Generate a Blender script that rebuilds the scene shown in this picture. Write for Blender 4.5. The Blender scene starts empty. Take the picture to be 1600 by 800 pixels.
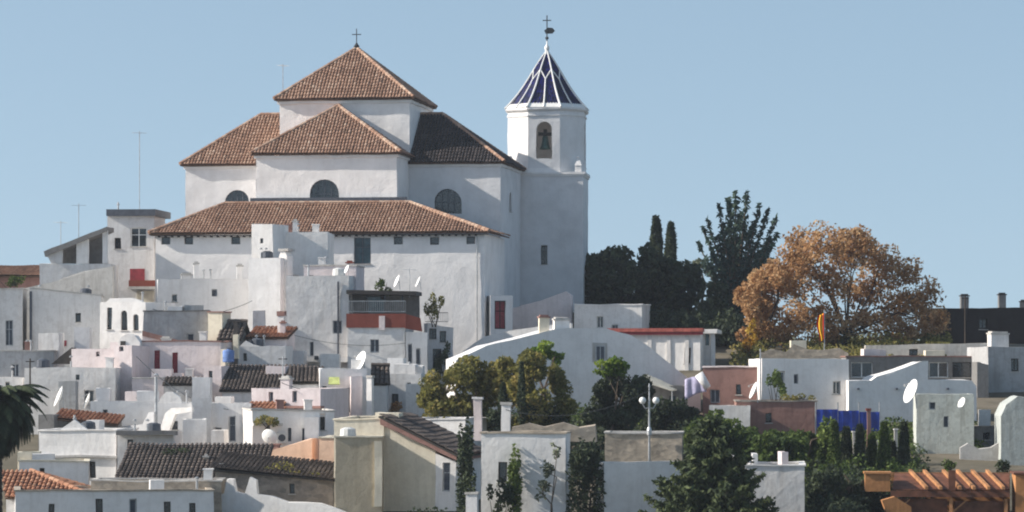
import bpy, math, random
import numpy as np
from mathutils import Vector, Matrix, noise
R = math.radians
sc = bpy.context.scene
COL = sc.collection
random.seed(7)

# ------------------------------------------------------------------ camera, sky, sun
K = 0.0001833            # metres per photo pixel at one metre
HY = 560                 # photo row of the eye level
cam = bpy.data.cameras.new('camera')
camo = bpy.data.objects.new('camera', cam)
COL.objects.link(camo)
camo.location = (0, 0, 0)
camo.rotation_euler = (R(90), 0, 0)
cam.sensor_width = 36
cam.lens = 36 / (1600 * K)
cam.shift_y = (HY - 400) / 1600
cam.clip_start = 1
cam.clip_end = 12000
sc.camera = camo
SUN_AZ, SUN_EL = 4, 30  # degrees in front of due left, elevation
w = bpy.data.worlds.new('World')
sc.world = w
w.use_nodes = True
nt = w.node_tree
sky = nt.nodes.new('ShaderNodeTexSky')
sky.sky_type = 'NISHITA'
sky.sun_disc = False
sky.sun_elevation = R(SUN_EL)
sky.sun_rotation = R(270 - SUN_AZ)
sky.altitude = 300
sky.air_density = 1.0
sky.dust_density = 1.8
sky.ozone_density = 2.5
bg = nt.nodes['Background']
bg.inputs['Strength'].default_value = 0.12
tc_ = nt.nodes.new('ShaderNodeTexCoord')           # look a little higher into the sky: no yellow band at the horizon
vm = nt.nodes.new('ShaderNodeVectorMath'); vm.operation = 'ADD'; vm.inputs[1].default_value = (0, 0, 0.14)
vn = nt.nodes.new('ShaderNodeVectorMath'); vn.operation = 'NORMALIZE'
nt.links.new(tc_.outputs['Generated'], vm.inputs[0]); nt.links.new(vm.outputs[0], vn.inputs[0]); nt.links.new(vn.outputs[0], sky.inputs['Vector'])
hs_ = nt.nodes.new('ShaderNodeHueSaturation'); hs_.inputs['Saturation'].default_value = 0.80; hs_.inputs['Hue'].default_value = 0.485
nt.links.new(sky.outputs['Color'], hs_.inputs['Color']); nt.links.new(hs_.outputs['Color'], bg.inputs['Color'])
sl = bpy.data.lights.new('sun', 'SUN')
so = bpy.data.objects.new('sun', sl)
COL.objects.link(so)
sl.energy = 4.7
sl.angle = R(0.5)
sl.color = (1.0, 0.93, 0.83)
sdir = Vector((-math.cos(R(SUN_EL)) * math.cos(R(SUN_AZ)), -math.cos(R(SUN_EL)) * math.sin(R(SUN_AZ)), math.sin(R(SUN_EL))))
so.rotation_euler = sdir.to_track_quat('Z', 'Y').to_euler()
so.location = sdir * 200
sc.view_settings.view_transform = 'Standard'
sc.view_settings.look = 'None'
sc.view_settings.exposure = 0.47
sc.cycles.filter_width = 2.0

# ------------------------------------------------------------------ materials
def nodes(name):
    m = bpy.data.materials.new(name)
    m.use_nodes = True
    t = m.node_tree
    b = t.nodes['Principled BSDF']
    return m, t, b
def N(t, typ, **kw):
    n = t.nodes.new(typ)
    for k, v in kw.items():
        if k in n.inputs: n.inputs[k].default_value = v
        else: setattr(n, k, v)
    return n
def ramp(t, stops):
    r = t.nodes.new('ShaderNodeValToRGB')
    e = r.color_ramp.elements
    while len(e) < len(stops): e.new(0.5)
    for i, (p, c) in enumerate(stops):
        e[i].position = p
        e[i].color = (c[0], c[1], c[2], 1)
    return r
def sc3(c, k): return tuple(x * k for x in c)
def plaster(name, c, dirt=0.5, rough=0.95, bump=0.25, stain=(0.30, 0.27, 0.24)):
    m, t, b = nodes(name)
    L = t.links.new
    g = N(t, 'ShaderNodeNewGeometry')
    n1 = N(t, 'ShaderNodeTexNoise', Scale=0.55, Detail=5.0, Roughness=0.62)
    L(g.outputs['Position'], n1.inputs['Vector'])
    r1 = ramp(t, [(0.30, sc3(c, 0.88)), (0.52, c), (0.72, sc3(c, 1.05))])
    L(n1.outputs['Fac'], r1.inputs['Fac'])
    mp = N(t, 'ShaderNodeMapping')
    mp.inputs['Scale'].default_value = (2.3, 2.3, 0.22)
    L(g.outputs['Position'], mp.inputs['Vector'])
    n2 = N(t, 'ShaderNodeTexNoise', Scale=1.0, Detail=6.0, Roughness=0.7)
    L(mp.outputs['Vector'], n2.inputs['Vector'])
    r2 = ramp(t, [(0.50, (0, 0, 0)), (0.74, (dirt, dirt, dirt))])
    L(n2.outputs['Fac'], r2.inputs['Fac'])
    mx = N(t, 'ShaderNodeMix', data_type='RGBA')
    L(r2.outputs['Color'], mx.inputs[0]); L(r1.outputs['Color'], mx.inputs[6])
    mx.inputs[7].default_value = (c[0] * stain[0] * 1.6, c[1] * stain[1] * 1.6, c[2] * stain[2] * 1.6, 1)
    n4 = N(t, 'ShaderNodeTexNoise', Scale=2.6, Detail=8.0, Roughness=0.75)
    L(g.outputs['Position'], n4.inputs['Vector'])
    r4 = ramp(t, [(0.50, (0, 0, 0)), (0.58, (dirt * .8,) * 3)])
    L(n4.outputs['Fac'], r4.inputs['Fac'])
    mx2 = N(t, 'ShaderNodeMix', data_type='RGBA')
    L(r4.outputs['Color'], mx2.inputs[0]); L(mx.outputs[2], mx2.inputs[6])
    mx2.inputs[7].default_value = (c[0] * .72, c[1] * .70, c[2] * .68, 1)
    oi = N(t, 'ShaderNodeObjectInfo')
    rr = ramp(t, [(0.0, (.84, .85, .87)), (0.5, (.95, .95, .95)), (1.0, (1.04, 1.02, 1.0))]); L(oi.outputs['Random'], rr.inputs['Fac'])
    mm = N(t, 'ShaderNodeMix', data_type='RGBA', blend_type='MULTIPLY'); mm.inputs[0].default_value = 1
    L(mx2.outputs[2], mm.inputs[6]); L(rr.outputs['Color'], mm.inputs[7])
    L(mm.outputs[2], b.inputs['Base Color'])
    b.inputs['Roughness'].default_value = rough
    b.inputs['Specular IOR Level'].default_value = 0.2
    n3 = N(t, 'ShaderNodeTexNoise', Scale=2.5, Detail=6.0, Roughness=0.7)
    L(g.outputs['Position'], n3.inputs['Vector'])
    bp = N(t, 'ShaderNodeBump', Strength=bump, Distance=0.15)
    L(n3.outputs['Fac'], bp.inputs['Height']); L(bp.outputs['Normal'], b.inputs['Normal'])
    return m
def attrmat(name, stops, rough=0.85, spec=0.3, transl=0.0, patch=0.0):
    m, t, b = nodes(name)
    L = t.links.new
    a = N(t, 'ShaderNodeAttribute', attribute_name='rnd')
    fac = a.outputs['Fac']
    if patch:
        g = N(t, 'ShaderNodeNewGeometry')
        n = N(t, 'ShaderNodeTexNoise', Scale=0.5, Detail=4.0, Roughness=0.6)
        L(g.outputs['Position'], n.inputs['Vector'])
        mm = N(t, 'ShaderNodeMath', operation='MULTIPLY_ADD')
        L(n.outputs['Fac'], mm.inputs[0]); mm.inputs[1].default_value = patch * 2
        ad = N(t, 'ShaderNodeMath', operation='SUBTRACT')
        L(a.outputs['Fac'], ad.inputs[0]); ad.inputs[1].default_value = patch
        L(ad.outputs[0], mm.inputs[2])
        fac = mm.outputs[0]
    r = ramp(t, stops)
    L(fac, r.inputs['Fac'])
    L(r.outputs['Color'], b.inputs['Base Color'])
    b.inputs['Roughness'].default_value = rough
    b.inputs['Specular IOR Level'].default_value = spec
    if transl:
        tr = N(t, 'ShaderNodeBsdfTranslucent')
        L(r.outputs['Color'], tr.inputs['Color'])
        ms = N(t, 'ShaderNodeMixShader')
        ms.inputs[0].default_value = transl
        L(b.outputs[0], ms.inputs[1]); L(tr.outputs[0], ms.inputs[2])
        L(ms.outputs[0], t.nodes['Material Output'].inputs['Surface'])
    return m
def plain(name, c, rough=0.6, metal=0.0, var=0.25, scale=3.0, spec=0.4):
    m, t, b = nodes(name)
    L = t.links.new
    g = N(t, 'ShaderNodeNewGeometry')
    n = N(t, 'ShaderNodeTexNoise', Scale=scale, Detail=4.0)
    L(g.outputs['Position'], n.inputs['Vector'])
    r = ramp(t, [(0.3, sc3(c, 1 - var)), (0.7, sc3(c, 1 + var))])
    L(n.outputs['Fac'], r.inputs['Fac']); L(r.outputs['Color'], b.inputs['Base Color'])
    b.inputs['Roughness'].default_value = rough
    b.inputs['Metallic'].default_value = metal
    b.inputs['Specular IOR Level'].default_value = spec
    return m
def stone(name, c, scale=1.6):
    m, t, b = nodes(name)
    L = t.links.new
    g = N(t, 'ShaderNodeNewGeometry')
    v = N(t, 'ShaderNodeTexVoronoi', Scale=scale * 1.5)
    mp = N(t, 'ShaderNodeMapping'); mp.inputs['Scale'].default_value = (1, 1, 1.7)
    L(g.outputs['Position'], mp.inputs['Vector']); L(mp.outputs['Vector'], v.inputs['Vector'])
    n = N(t, 'ShaderNodeTexNoise', Scale=1.1, Detail=8.0, Roughness=0.7)
    L(g.outputs['Position'], n.inputs['Vector'])
    r = ramp(t, [(0.25, sc3(c, 0.5)), (0.5, c), (0.75, sc3(c, 1.3))])
    L(n.outputs['Fac'], r.inputs['Fac'])
    sp = N(t, 'ShaderNodeSeparateColor'); L(v.outputs['Color'], sp.inputs[0])
    r2 = ramp(t, [(0, (0.72, 0.72, 0.72)), (1, (1.15, 1.12, 1.08))]); L(sp.outputs[0], r2.inputs['Fac'])
    mx = N(t, 'ShaderNodeMix', data_type='RGBA', blend_type='MULTIPLY'); mx.inputs[0].default_value = 1
    L(r.outputs['Color'], mx.inputs[6]); L(r2.outputs['Color'], mx.inputs[7])
    L(mx.outputs[2], b.inputs['Base Color'])
    b.inputs['Roughness'].default_value = 0.95
    bp = N(t, 'ShaderNodeBump', Strength=0.35, Distance=0.04); L(v.outputs['Distance'], bp.inputs['Height'])
    L(bp.outputs['Normal'], b.inputs['Normal'])
    return m

M = {}
M['white'] = plaster('whitewash', (0.84, 0.82, 0.80), 0.25)
M['church'] = plaster('church_whitewash', (0.84, 0.82, 0.81), 0.10)
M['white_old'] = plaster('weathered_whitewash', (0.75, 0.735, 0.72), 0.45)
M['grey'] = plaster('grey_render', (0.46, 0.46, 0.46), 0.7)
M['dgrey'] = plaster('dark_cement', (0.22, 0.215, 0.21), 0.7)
M['pink'] = plaster('pinkish_whitewash', (0.78, 0.69, 0.68), 0.35)
M['cream'] = plaster('cream_render', (0.74, 0.68, 0.55), 0.35)
M['tan'] = plaster('tan_render', (0.46, 0.40, 0.30), 0.45)
M['peach'] = plaster('peach_render', (0.80, 0.55, 0.40), 0.3)
M['brick'] = plaster('reddish_brick_render', (0.33, 0.19, 0.16), 0.6)
M['redbrick'] = plaster('dark_red_brick', (0.25, 0.075, 0.055), 0.4)
M['mint'] = plaster('pale_green_cement', (0.50, 0.53, 0.50), 0.75)
M['beige'] = stone('beige_stone', (0.42, 0.36, 0.29))
M['rubble'] = stone('grey_rubble', (0.30, 0.27, 0.24))
M['orange'] = plaster('orange_render', (0.50, 0.24, 0.10), 0.6)
M['tile'] = attrmat('clay_roof_tiles', [(0.0, (0.16, 0.10, 0.07)), (0.35, (0.30, 0.175, 0.12)), (0.65, (0.38, 0.24, 0.17)), (1.0, (0.50, 0.37, 0.28))], patch=0.35)
M['tile_red'] = attrmat('orange_roof_tiles', [(0.0, (0.18, 0.08, 0.05)), (0.5, (0.40, 0.19, 0.11)), (1.0, (0.52, 0.32, 0.21))], patch=0.25)
M['tile_dark'] = attrmat('blackened_roof_tiles', [(0.0, (0.05, 0.042, 0.038)), (0.5, (0.115, 0.092, 0.080)), (1.0, (0.20, 0.16, 0.135))], patch=0.45)
M['tile_shaded'] = attrmat('shade_darkened_roof_tiles', [(0.0, (0.018, 0.016, 0.018)), (0.5, (0.055, 0.045, 0.045)), (1.0, (0.11, 0.09, 0.085))], patch=0.3)  # right arm roof: the drum's cast shade is put into the tile colour
M['deck'] = plain('tile_bedding', (0.13, 0.08, 0.055), 0.95)
M['deck_dark'] = plain('dark_tile_bedding', (0.05, 0.045, 0.04), 0.95)
M['blue'] = attrmat('cobalt_glazed_tiles', [(0.0, (0.006, 0.006, 0.03)), (0.5, (0.009, 0.010, 0.075)), (1.0, (0.022, 0.022, 0.20))], rough=0.4, spec=0.25)
M['glaze'] = plain('white_glazed_ridge', (0.78, 0.77, 0.74), 0.3, var=0.08)
M['glass'] = plain('dark_window_glass', (0.02, 0.025, 0.03), 0.12, var=0.3, spec=0.8)
M['teal'] = plain('teal_window_glass', (0.03, 0.07, 0.09), 0.15, var=0.4, spec=0.8)
M['frame'] = plain('painted_window_frame', (0.55, 0.54, 0.52), 0.6)
M['dark'] = plain('dark_painted_wood', (0.035, 0.03, 0.028), 0.7)
M['redcope'] = plain('red_tile_coping', (0.34, 0.09, 0.07), 0.8, var=.35)
M['shutter'] = plain('crimson_shutter_paint', (0.26, 0.035, 0.045), 0.6)
M['wood'] = plain('orange_timber', (0.38, 0.18, 0.075), 0.75, var=0.4, scale=2.0)
M['wood_dark'] = plain('brown_timber', (0.14, 0.055, 0.03), 0.75, var=0.4, scale=2.0)
M['metal'] = plain('galvanised_metal', (0.42, 0.43, 0.44), 0.45, 0.6)
M['iron'] = plain('dark_iron', (0.04, 0.045, 0.05), 0.6, 0.4)
M['lead'] = plain('lead_flashing', (0.07, 0.08, 0.10), 0.6)
M['dish'] = plain('white_dish_paint', (0.82, 0.82, 0.80), 0.45, var=0.05)
M['bronze'] = plain('verdigris_bronze', (0.06, 0.11, 0.10), 0.5, 0.5)
M['tarp'] = plain('blue_plastic_sheet', (0.012, 0.04, 0.30), 0.5, var=0.35, scale=1.5)
M['bark'] = plain('bark', (0.10, 0.075, 0.055), 0.95, var=0.5, scale=6)
M['bark_dark'] = plain('dark_bark', (0.045, 0.035, 0.028), 0.95, var=0.5, scale=6)
M['concrete'] = plaster('pale_concrete', (0.55, 0.53, 0.50), 0.6)
M['flag_red'] = plain('red_cloth', (0.62, 0.03, 0.02), 0.8, var=0.1)
M['flag_yellow'] = plain('yellow_cloth', (0.85, 0.50, 0.02), 0.8, var=0.1)
M['cloth_blue'] = plain('blue_fabric', (0.12, 0.20, 0.42), 0.85)
M['cloth_green'] = plain('lime_fabric', (0.50, 0.55, 0.20), 0.85)
M['globe'] = plain('opal_globe', (0.80, 0.80, 0.78), 0.3, var=0.03)
M['ac'] = plain('air_conditioner_paint', (0.60, 0.60, 0.58), 0.5, var=0.06)
def leafm(n, a, b_, c, tr=0.3, p=0.2): return attrmat(n, [(0.0, a), (0.5, b_), (1.0, c)], 0.75, 0.25, tr, p)
M['lf_dark'] = leafm('dark_evergreen_leaves', (0.02, 0.03, 0.018), (0.045, 0.062, 0.034), (0.10, 0.125, 0.06), 0.25)
M['lf_blue'] = leafm('blue_green_leaves', (0.02, 0.045, 0.040), (0.05, 0.088, 0.068), (0.13, 0.17, 0.10), 0.3)
M['lf_green'] = leafm('mid_green_leaves', (0.028, 0.05, 0.012), (0.075, 0.115, 0.028), (0.20, 0.25, 0.06))
M['lf_bright'] = leafm('bright_green_leaves', (0.05, 0.10, 0.015), (0.12, 0.20, 0.03), (0.30, 0.36, 0.05), 0.4)
M['lf_olive'] = leafm('olive_autumn_leaves', (0.08, 0.085, 0.028), (0.22, 0.21, 0.06), (0.42, 0.33, 0.12), 0.5)
M['lf_autumn'] = leafm('russet_autumn_leaves', (0.20, 0.11, 0.045), (0.48, 0.27, 0.125), (0.64, 0.46, 0.26), 0.5)
M['lf_gold'] = leafm('golden_leaves', (0.20, 0.09, 0.01), (0.42, 0.24, 0.03), (0.55, 0.38, 0.06), 0.4)
M['lf_conifer'] = leafm('olive_conifer_needles', (0.022, 0.034, 0.016), (0.055, 0.078, 0.034), (0.13, 0.155, 0.06), 0.25)
M['lf_grey'] = leafm('grey_green_leaves', (0.06, 0.075, 0.05), (0.13, 0.15, 0.10), (0.24, 0.26, 0.18), 0.3)
gm, gt, gb = nodes('dry_hillside')
_n = N(gt, 'ShaderNodeTexNoise', Scale=0.15, Detail=8.0, Roughness=0.7)
_g = N(gt, 'ShaderNodeNewGeometry'); gt.links.new(_g.outputs['Position'], _n.inputs['Vector'])
_r = ramp(gt, [(0.3, (0.045, 0.045, 0.025)), (0.5, (0.10, 0.085, 0.055)), (0.7, (0.18, 0.15, 0.11))])
gt.links.new(_n.outputs['Fac'], _r.inputs['Fac']); gt.links.new(_r.outputs['Color'], gb.inputs['Base Color'])
gb.inputs['Roughness'].default_value = 1.0
M['ground'] = gm

# ------------------------------------------------------------------ mesh helpers
import bmesh
ROUGH = {M[k].name for k in ('church', 'white', 'white_old', 'grey', 'dgrey', 'pink', 'cream', 'tan', 'peach', 'brick', 'mint', 'beige', 'rubble', 'concrete')}
def hand_made(me, parent):
    'old lime-plastered walls are never true: subdivide and push the surface about by a few centimetres'
    bm = bmesh.new(); bm.from_mesh(me)
    bmesh.ops.remove_doubles(bm, verts=bm.verts, dist=1e-4)
    for _ in range(5):
        es = [e for e in bm.edges if e.calc_length() > 1.3]
        if not es or len(bm.verts) > 2500: break
        bmesh.ops.subdivide_edges(bm, edges=es, cuts=1, use_grid_fill=True)
    mx = Matrix.Translation(parent.location) @ parent.rotation_euler.to_matrix().to_4x4() if not parent.parent else Matrix.Translation(parent.parent.location)
    for v in bm.verts:
        p = mx @ v.co
        n1 = noise.noise_vector(p * .75); n2 = noise.noise_vector(p * .22 + Vector((7, 3, 1)))
        v.co += Vector((n1.x * .05, n1.y * .03 + n2.y * .035, n1.z * .06 + n2.z * .07))
    bm.to_mesh(me); bm.free(); me.update()
class MB:
    def __init__(s): s.v = []; s.f = []; s.r = []; s.cur = 0.5
    def poly(s, pts):
        b = len(s.v)
        s.v += [tuple(p) for p in pts]
        s.f.append(tuple(range(b, b + len(pts)))); s.r.append(s.cur)
        return s
    def box(s, x0, x1, y0, y1, z0, z1):
        b = len(s.v)
        s.v += [(x, y, z) for z in (z0, z1) for y in (y0, y1) for x in (x0, x1)]
        for q in ((0, 2, 3, 1), (4, 5, 7, 6), (0, 1, 5, 4), (2, 6, 7, 3), (0, 4, 6, 2), (1, 3, 7, 5)):
            s.f.append(tuple(b + i for i in q)); s.r.append(s.cur)
        return s
    def hexa(s, lo, hi):          # two rings of equal length
        b = len(s.v); n = len(lo)
        s.v += [tuple(p) for p in lo] + [tuple(p) for p in hi]
        s.f.append(tuple(b + i for i in reversed(range(n)))); s.r.append(s.cur)
        s.f.append(tuple(b + n + i for i in range(n))); s.r.append(s.cur)
        for i in range(n):
            j = (i + 1) % n
            s.f.append((b + i, b + j, b + n + j, b + n + i)); s.r.append(s.cur)
        return s
    def tube(s, p, q, r0, r1=None, n=6):
        p = Vector(p); q = Vector(q); r1 = r0 if r1 is None else r1
        d = (q - p)
        if d.length < 1e-6: return s
        a = d.orthogonal().normalized(); c = d.cross(a).normalized()
        ring = lambda o, r: [o + a * (r * math.cos(2 * math.pi * i / n)) + c * (r * math.sin(2 * math.pi * i / n)) for i in range(n)]
        return s.hexa(ring(p, r0), ring(q, r1))
    def path(s, pts, r0, r1, n=6):
        k = len(pts) - 1
        for i in range(k):
            s.tube(pts[i], pts[i + 1], r0 + (r1 - r0) * i / k, r0 + (r1 - r0) * (i + 1) / k, n)
        return s
    def lathe(s, prof, n=12, M4=None, o=(0, 0, 0)):
        b = len(s.v); o = Vector(o)
        for r, z in prof:
            for i in range(n):
                p = Vector((r * math.cos(2 * math.pi * i / n), r * math.sin(2 * math.pi * i / n), z))
                s.v.append(tuple((M4 @ p if M4 else p) + o))
        for k in range(len(prof) - 1):
            for i in range(n):
                j = (i + 1) % n
                s.f.append((b + k * n + i, b + k * n + j, b + (k + 1) * n + j, b + (k + 1) * n + i)); s.r.append(s.cur)
        return s
    def build(s, name, mat, parent=None, smooth=False, kind=None, rnd=False):
        me = bpy.data.meshes.new(name)
        me.from_pydata(s.v, [], s.f)
        me.materials.append(mat)
        if rnd:
            a = me.attributes.new('rnd', 'FLOAT', 'FACE')
            a.data.foreach_set('value', np.array(s.r, dtype=np.float32))
        if smooth: me.polygons.foreach_set('use_smooth', [True] * len(me.polygons))
        me.update()
        o = bpy.data.objects.new(name, me)
        COL.objects.link(o)
        if parent: o.parent = parent
        if kind: o['kind'] = kind
        if mat.name in ROUGH and parent and not rnd: hand_made(me, parent)
        return o

GP = [(-400, -30), (120, -16), (180, -10.6), (195, -9.6), (215, -8.4), (235, -6.6), (255, -4.2), (275, -1.4), (292, 1.2), (335, 1.6), (390, -5), (600, -40), (1500, -55), (12000, -60)]
def ground(Y):
    for (a, za), (b, zb) in zip(GP, GP[1:]):
        if Y <= b: return za + (zb - za) * max(0, (Y - a)) / (b - a)
    return -60
def tag(o, label, cat, group=None):
    o['label'] = label; o['category'] = cat
    if group: o['group'] = group
    return o

class Fr:
    """local frame of a thing: u to the right along its front, d backwards, z up; converts photo pixels on its planes"""
    def __init__(s, name, label, cat, px, Y, yaw=0, group=None, z=None, make=True):
        s.X = (px - 800) * K * Y; s.Y = Y; a = R(yaw)
        s.e1 = (math.cos(a), -math.sin(a)); s.e2 = (math.sin(a), math.cos(a))
        s.z0 = ground(Y) if z is None else z
        s.mat = Matrix.Translation((s.X, s.Y, s.z0)) @ Matrix.Rotation(-a, 4, 'Z')
        s.root = None
        if make:
            o = bpy.data.objects.new(name, None); COL.objects.link(o)
            o.location = (s.X, s.Y, s.z0); o.rotation_euler = (0, 0, -a)
            o.empty_display_size = 0.5
            tag(o, label, cat, group)
            s.root = o
    def at(s, px, py, d=0.0):
        rx, ry = (px - 800) * K, 1.0
        t = (d + s.X * s.e2[0] + s.Y * s.e2[1]) / (rx * s.e2[0] + ry * s.e2[1])
        x, y = rx * t - s.X, ry * t - s.Y
        return (x * s.e1[0] + y * s.e1[1], (HY - py) * K * t - s.z0)
    def U(s, px, d=0.0): return s.at(px, HY, d)[0]
    def Z(s, py, d=0.0, px=None): return s.at(800 if px is None else px, py, d)[1]
    def P(s, px, py, d=0.0):
        u, z = s.at(px, py, d); return (u, d, z)

def wall(mb, A, B, inn, zb, zA, zB, holes=(), dep=0.25):
    """vertical wall from A to B (2D), sloping top; holes in metres along it and local height"""
    L = math.hypot(B[0] - A[0], B[1] - A[1]); tx, ty = (B[0] - A[0]) / L, (B[1] - A[1]) / L
    P = lambda a, z, i=0.0: (A[0] + tx * a + inn[0] * i, A[1] + ty * a + inn[1] * i, z)
    zm = min(zA, zB) if holes else zb
    hs = [h for h in holes if h[0] > 0.02 and h[1] < L - 0.02 and h[3] < zm - 0.02 and h[2] > zb]
    zs = sorted({zb, zm} | {h[2] for h in hs} | {h[3] for h in hs})
    us = sorted({0.0, L} | {h[0] for h in hs} | {h[1] for h in hs})
    if hs:
        for z0, z1 in zip(zs, zs[1:]):
            for a0, a1 in zip(us, us[1:]):
                am, zc = (a0 + a1) / 2, (z0 + z1) / 2
                if any(h[0] < am < h[1] and h[2] < zc < h[3] for h in hs): continue
                mb.poly([P(a0, z0), P(a1, z0), P(a1, z1), P(a0, z1)])
    else: zm = zb
    if zA > zm or zB > zm:
        pts = [P(0, zm), P(L, zm)]
        if zB > zm + 1e-4: pts.append(P(L, zB))
        if zA > zm + 1e-4: pts.append(P(0, zA))
        if len(pts) > 2: mb.poly(pts)
    for h in hs:
        a0, a1, z0, z1 = h[:4]
        mb.poly([P(a0, z0), P(a0, z0, dep), P(a0, z1, dep), P(a0, z1)])
        mb.poly([P(a1, z0), P(a1, z1), P(a1, z1, dep), P(a1, z0, dep)])
        mb.poly([P(a0, z0), P(a1, z0), P(a1, z0, dep), P(a0, z0, dep)])
        if len(h) > 4 and h[4]:
            r = (a1 - a0) / 2; zc = z1 - r; am = (a0 + a1) / 2
            arc = [(am + r * math.cos(t), zc + r * math.sin(t)) for t in [math.pi * i / 10 for i in range(11)]]
            for (p, q) in zip(arc, arc[1:]):
                mb.poly([P(p[0], p[1]), P(p[0], z1), P(q[0], z1), P(q[0], q[1])])
                mb.poly([P(p[0], p[1]), P(q[0], q[1]), P(q[0], q[1], dep), P(p[0], p[1], dep)])
        else:
            mb.poly([P(a0, z1), P(a0, z1, dep), P(a1, z1, dep), P(a1, z1)])

def window(f, u0, u1, z0, z1, d=0.0, style='glass', side=None, arch=False, rec=0.2, mull=True):
    """a window, shutter or door set into an opening of the front wall (side='R': right-hand wall at u=d)"""
    def tr(mb):
        if side == 'R': mb.v = [(d - (p[1] - d), p[0], p[2]) for p in mb.v]
        return mb
    y = d + rec
    fm, pm, nm, pn = {'glass': (M['frame'], M['glass'], 'window', 'pane'), 'teal': (M['lead'], M['teal'], 'window', 'pane'),
        'white': (M['dish'], M['glass'], 'window', 'pane'), 'dark': (M['dark'], M['glass'], 'window', 'pane'),
        'shutter': (M['shutter'], M['shutter'], 'shutter', 'louvre_panel'), 'door': (M['dark'], M['shutter'], 'door', 'door_panel'),
        'grey': (M['metal'], M['lead'], 'shutter', 'louvre_panel')}[style]
    t = min(0.07, (u1 - u0) * 0.15)
    a = MB()
    a.box(u0, u1, y, y + 0.06, z0, z0 + t).box(u0, u1, y, y + 0.06, z1 - t, z1)
    a.box(u0, u0 + t, y, y + 0.06, z0 + t, z1 - t).box(u1 - t, u1, y, y + 0.06, z0 + t, z1 - t)
    um = (u0 + u1) / 2
    if u1 - u0 > 0.5 and mull: a.box(um - t * .5, um + t * .5, y + .003, y + 0.057, z0 + t, z1 - t)
    if z1 - z0 > 1.3 and mull: a.box(u0 + t, um - t * .5, y + .006, y + 0.05, z0 + (z1 - z0) * .62, z0 + (z1 - z0) * .62 + t * .8).box(um + t * .5, u1 - t, y + .006, y + 0.05, z0 + (z1 - z0) * .62, z0 + (z1 - z0) * .62 + t * .8)
    wo = tr(a).build(nm, fm, f.root)
    b = MB()
    if pn == 'pane': b.box(u0 + t * .5, u1 - t * .5, y + .025, y + .035, z0 + t * .5, z1 - t * .5)
    else:
        n = max(3, int((z1 - z0) / 0.12)); h = (z1 - z0) / n
        for i in range(n):
            zz = z0 + i * h
            b.hexa([(u0 + t * .6, y + .01, zz), (u1 - t * .6, y + .01, zz), (u1 - t * .6, y + .03, zz), (u0 + t * .6, y + .03, zz)],
                   [(u0 + t * .6, y + .03, zz + h * .96), (u1 - t * .6, y + .03, zz + h * .96), (u1 - t * .6, y + .05, zz + h * .96), (u0 + t * .6, y + .05, zz + h * .96)])
    tr(b).build(pn, pm, wo)
    if pn == 'pane' and mull and u1 - u0 > .3:
        tr(MB().box(u0 - .08, u1 + .08, d - .07, d + .1, z0 - .07, z0 - .003)).build('sill', M['concrete'], wo)
    return wo

def roof_plane(parent, pts, tile='tile', deck='deck', cw=0.27, tl=0.48, th=0.10, name='roof'):
    """pts: eave left, eave right, top right, top left (or three points); slab plus rows of half-round clay tiles"""
    P = [Vector(p) for p in pts]
    U = (P[1] - P[0]).normalized()
    nrm = None
    for k in range(2, len(P)):
        c = (P[1] - P[0]).cross(P[k] - P[0])
        if c.length > 1e-4: nrm = c.normalized(); break
    if nrm.z < 0: nrm = -nrm
    V = nrm.cross(U)
    if V.z < 0: V = -V
    slab = MB()
    slab.hexa([p - nrm * th for p in P], P)
    so_ = slab.build(name, M[deck], parent)
    uv = [((p - P[0]).dot(U), (p - P[0]).dot(V)) for p in P]
    umin, umax = min(q[0] for q in uv), max(q[0] for q in uv)
    rows = MB(); rs = random.Random(len(uv) + int(abs(umax) * 97))
    ncol = max(2, int((umax - umin) / cw)); cwr = (umax - umin) / ncol
    seg = 4; r = cwr * 0.42
    for c in range(ncol):
        uc = umin + (c + .5) * cwr
        vs = []
        for (a, b) in zip(uv, uv[1:] + uv[:1]):
            if abs(a[0] - b[0]) < 1e-6: continue
            t = (uc - a[0]) / (b[0] - a[0])
            if 0 <= t <= 1: vs.append(a[1] + t * (b[1] - a[1]))
        if len(vs) < 2: continue
        v0, v1 = min(vs), max(vs)
        if v1 - v0 < 0.1: continue
        n = max(1, int(round((v1 - v0) / tl))); l = (v1 - v0) / n
        cb = rs.random() * .3
        for i in range(n):
            rows.cur = min(1, max(0, rs.gauss(0.47, 0.14) + cb * .7 - .1))
            ju = rs.uniform(-.018, .018); jl = rs.uniform(0, .02)
            va, vb = v0 + i * l - (0.06 if i == 0 else .05), v0 + (i + 1) * l
            base = len(rows.v)
            for (vv, rr, lift) in ((va, r * 1.05, 0.035 + jl), (vb, r * .85, 0.0)):
                for k in range(seg + 1):
                    an = math.pi * k / seg
                    p = P[0] + U * (uc + ju + rr * math.cos(an)) + V * vv + nrm * (lift + rr * .8 * math.sin(an) + .004)
                    rows.v.append(tuple(p))
            for k in range(seg):
                rows.f.append((base + k, base + k + 1, base + seg + 2 + k, base + seg + 1 + k)); rows.r.append(rows.cur)
            rows.f.append(tuple(base + k for k in range(seg + 1))); rows.r.append(rows.cur * .5)
    sag = 1.0 if len(rows.v) > 3000 else .6
    rows.v = [(x, y, z + sag * (.07 + .11 * noise.noise(Vector((x * .35, y * .35, z * .3)) + P[0] * .01))) for x, y, z in rows.v]
    rows.build('tile_rows', M[tile], so_, kind='stuff', rnd=True)
    return so_
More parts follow.
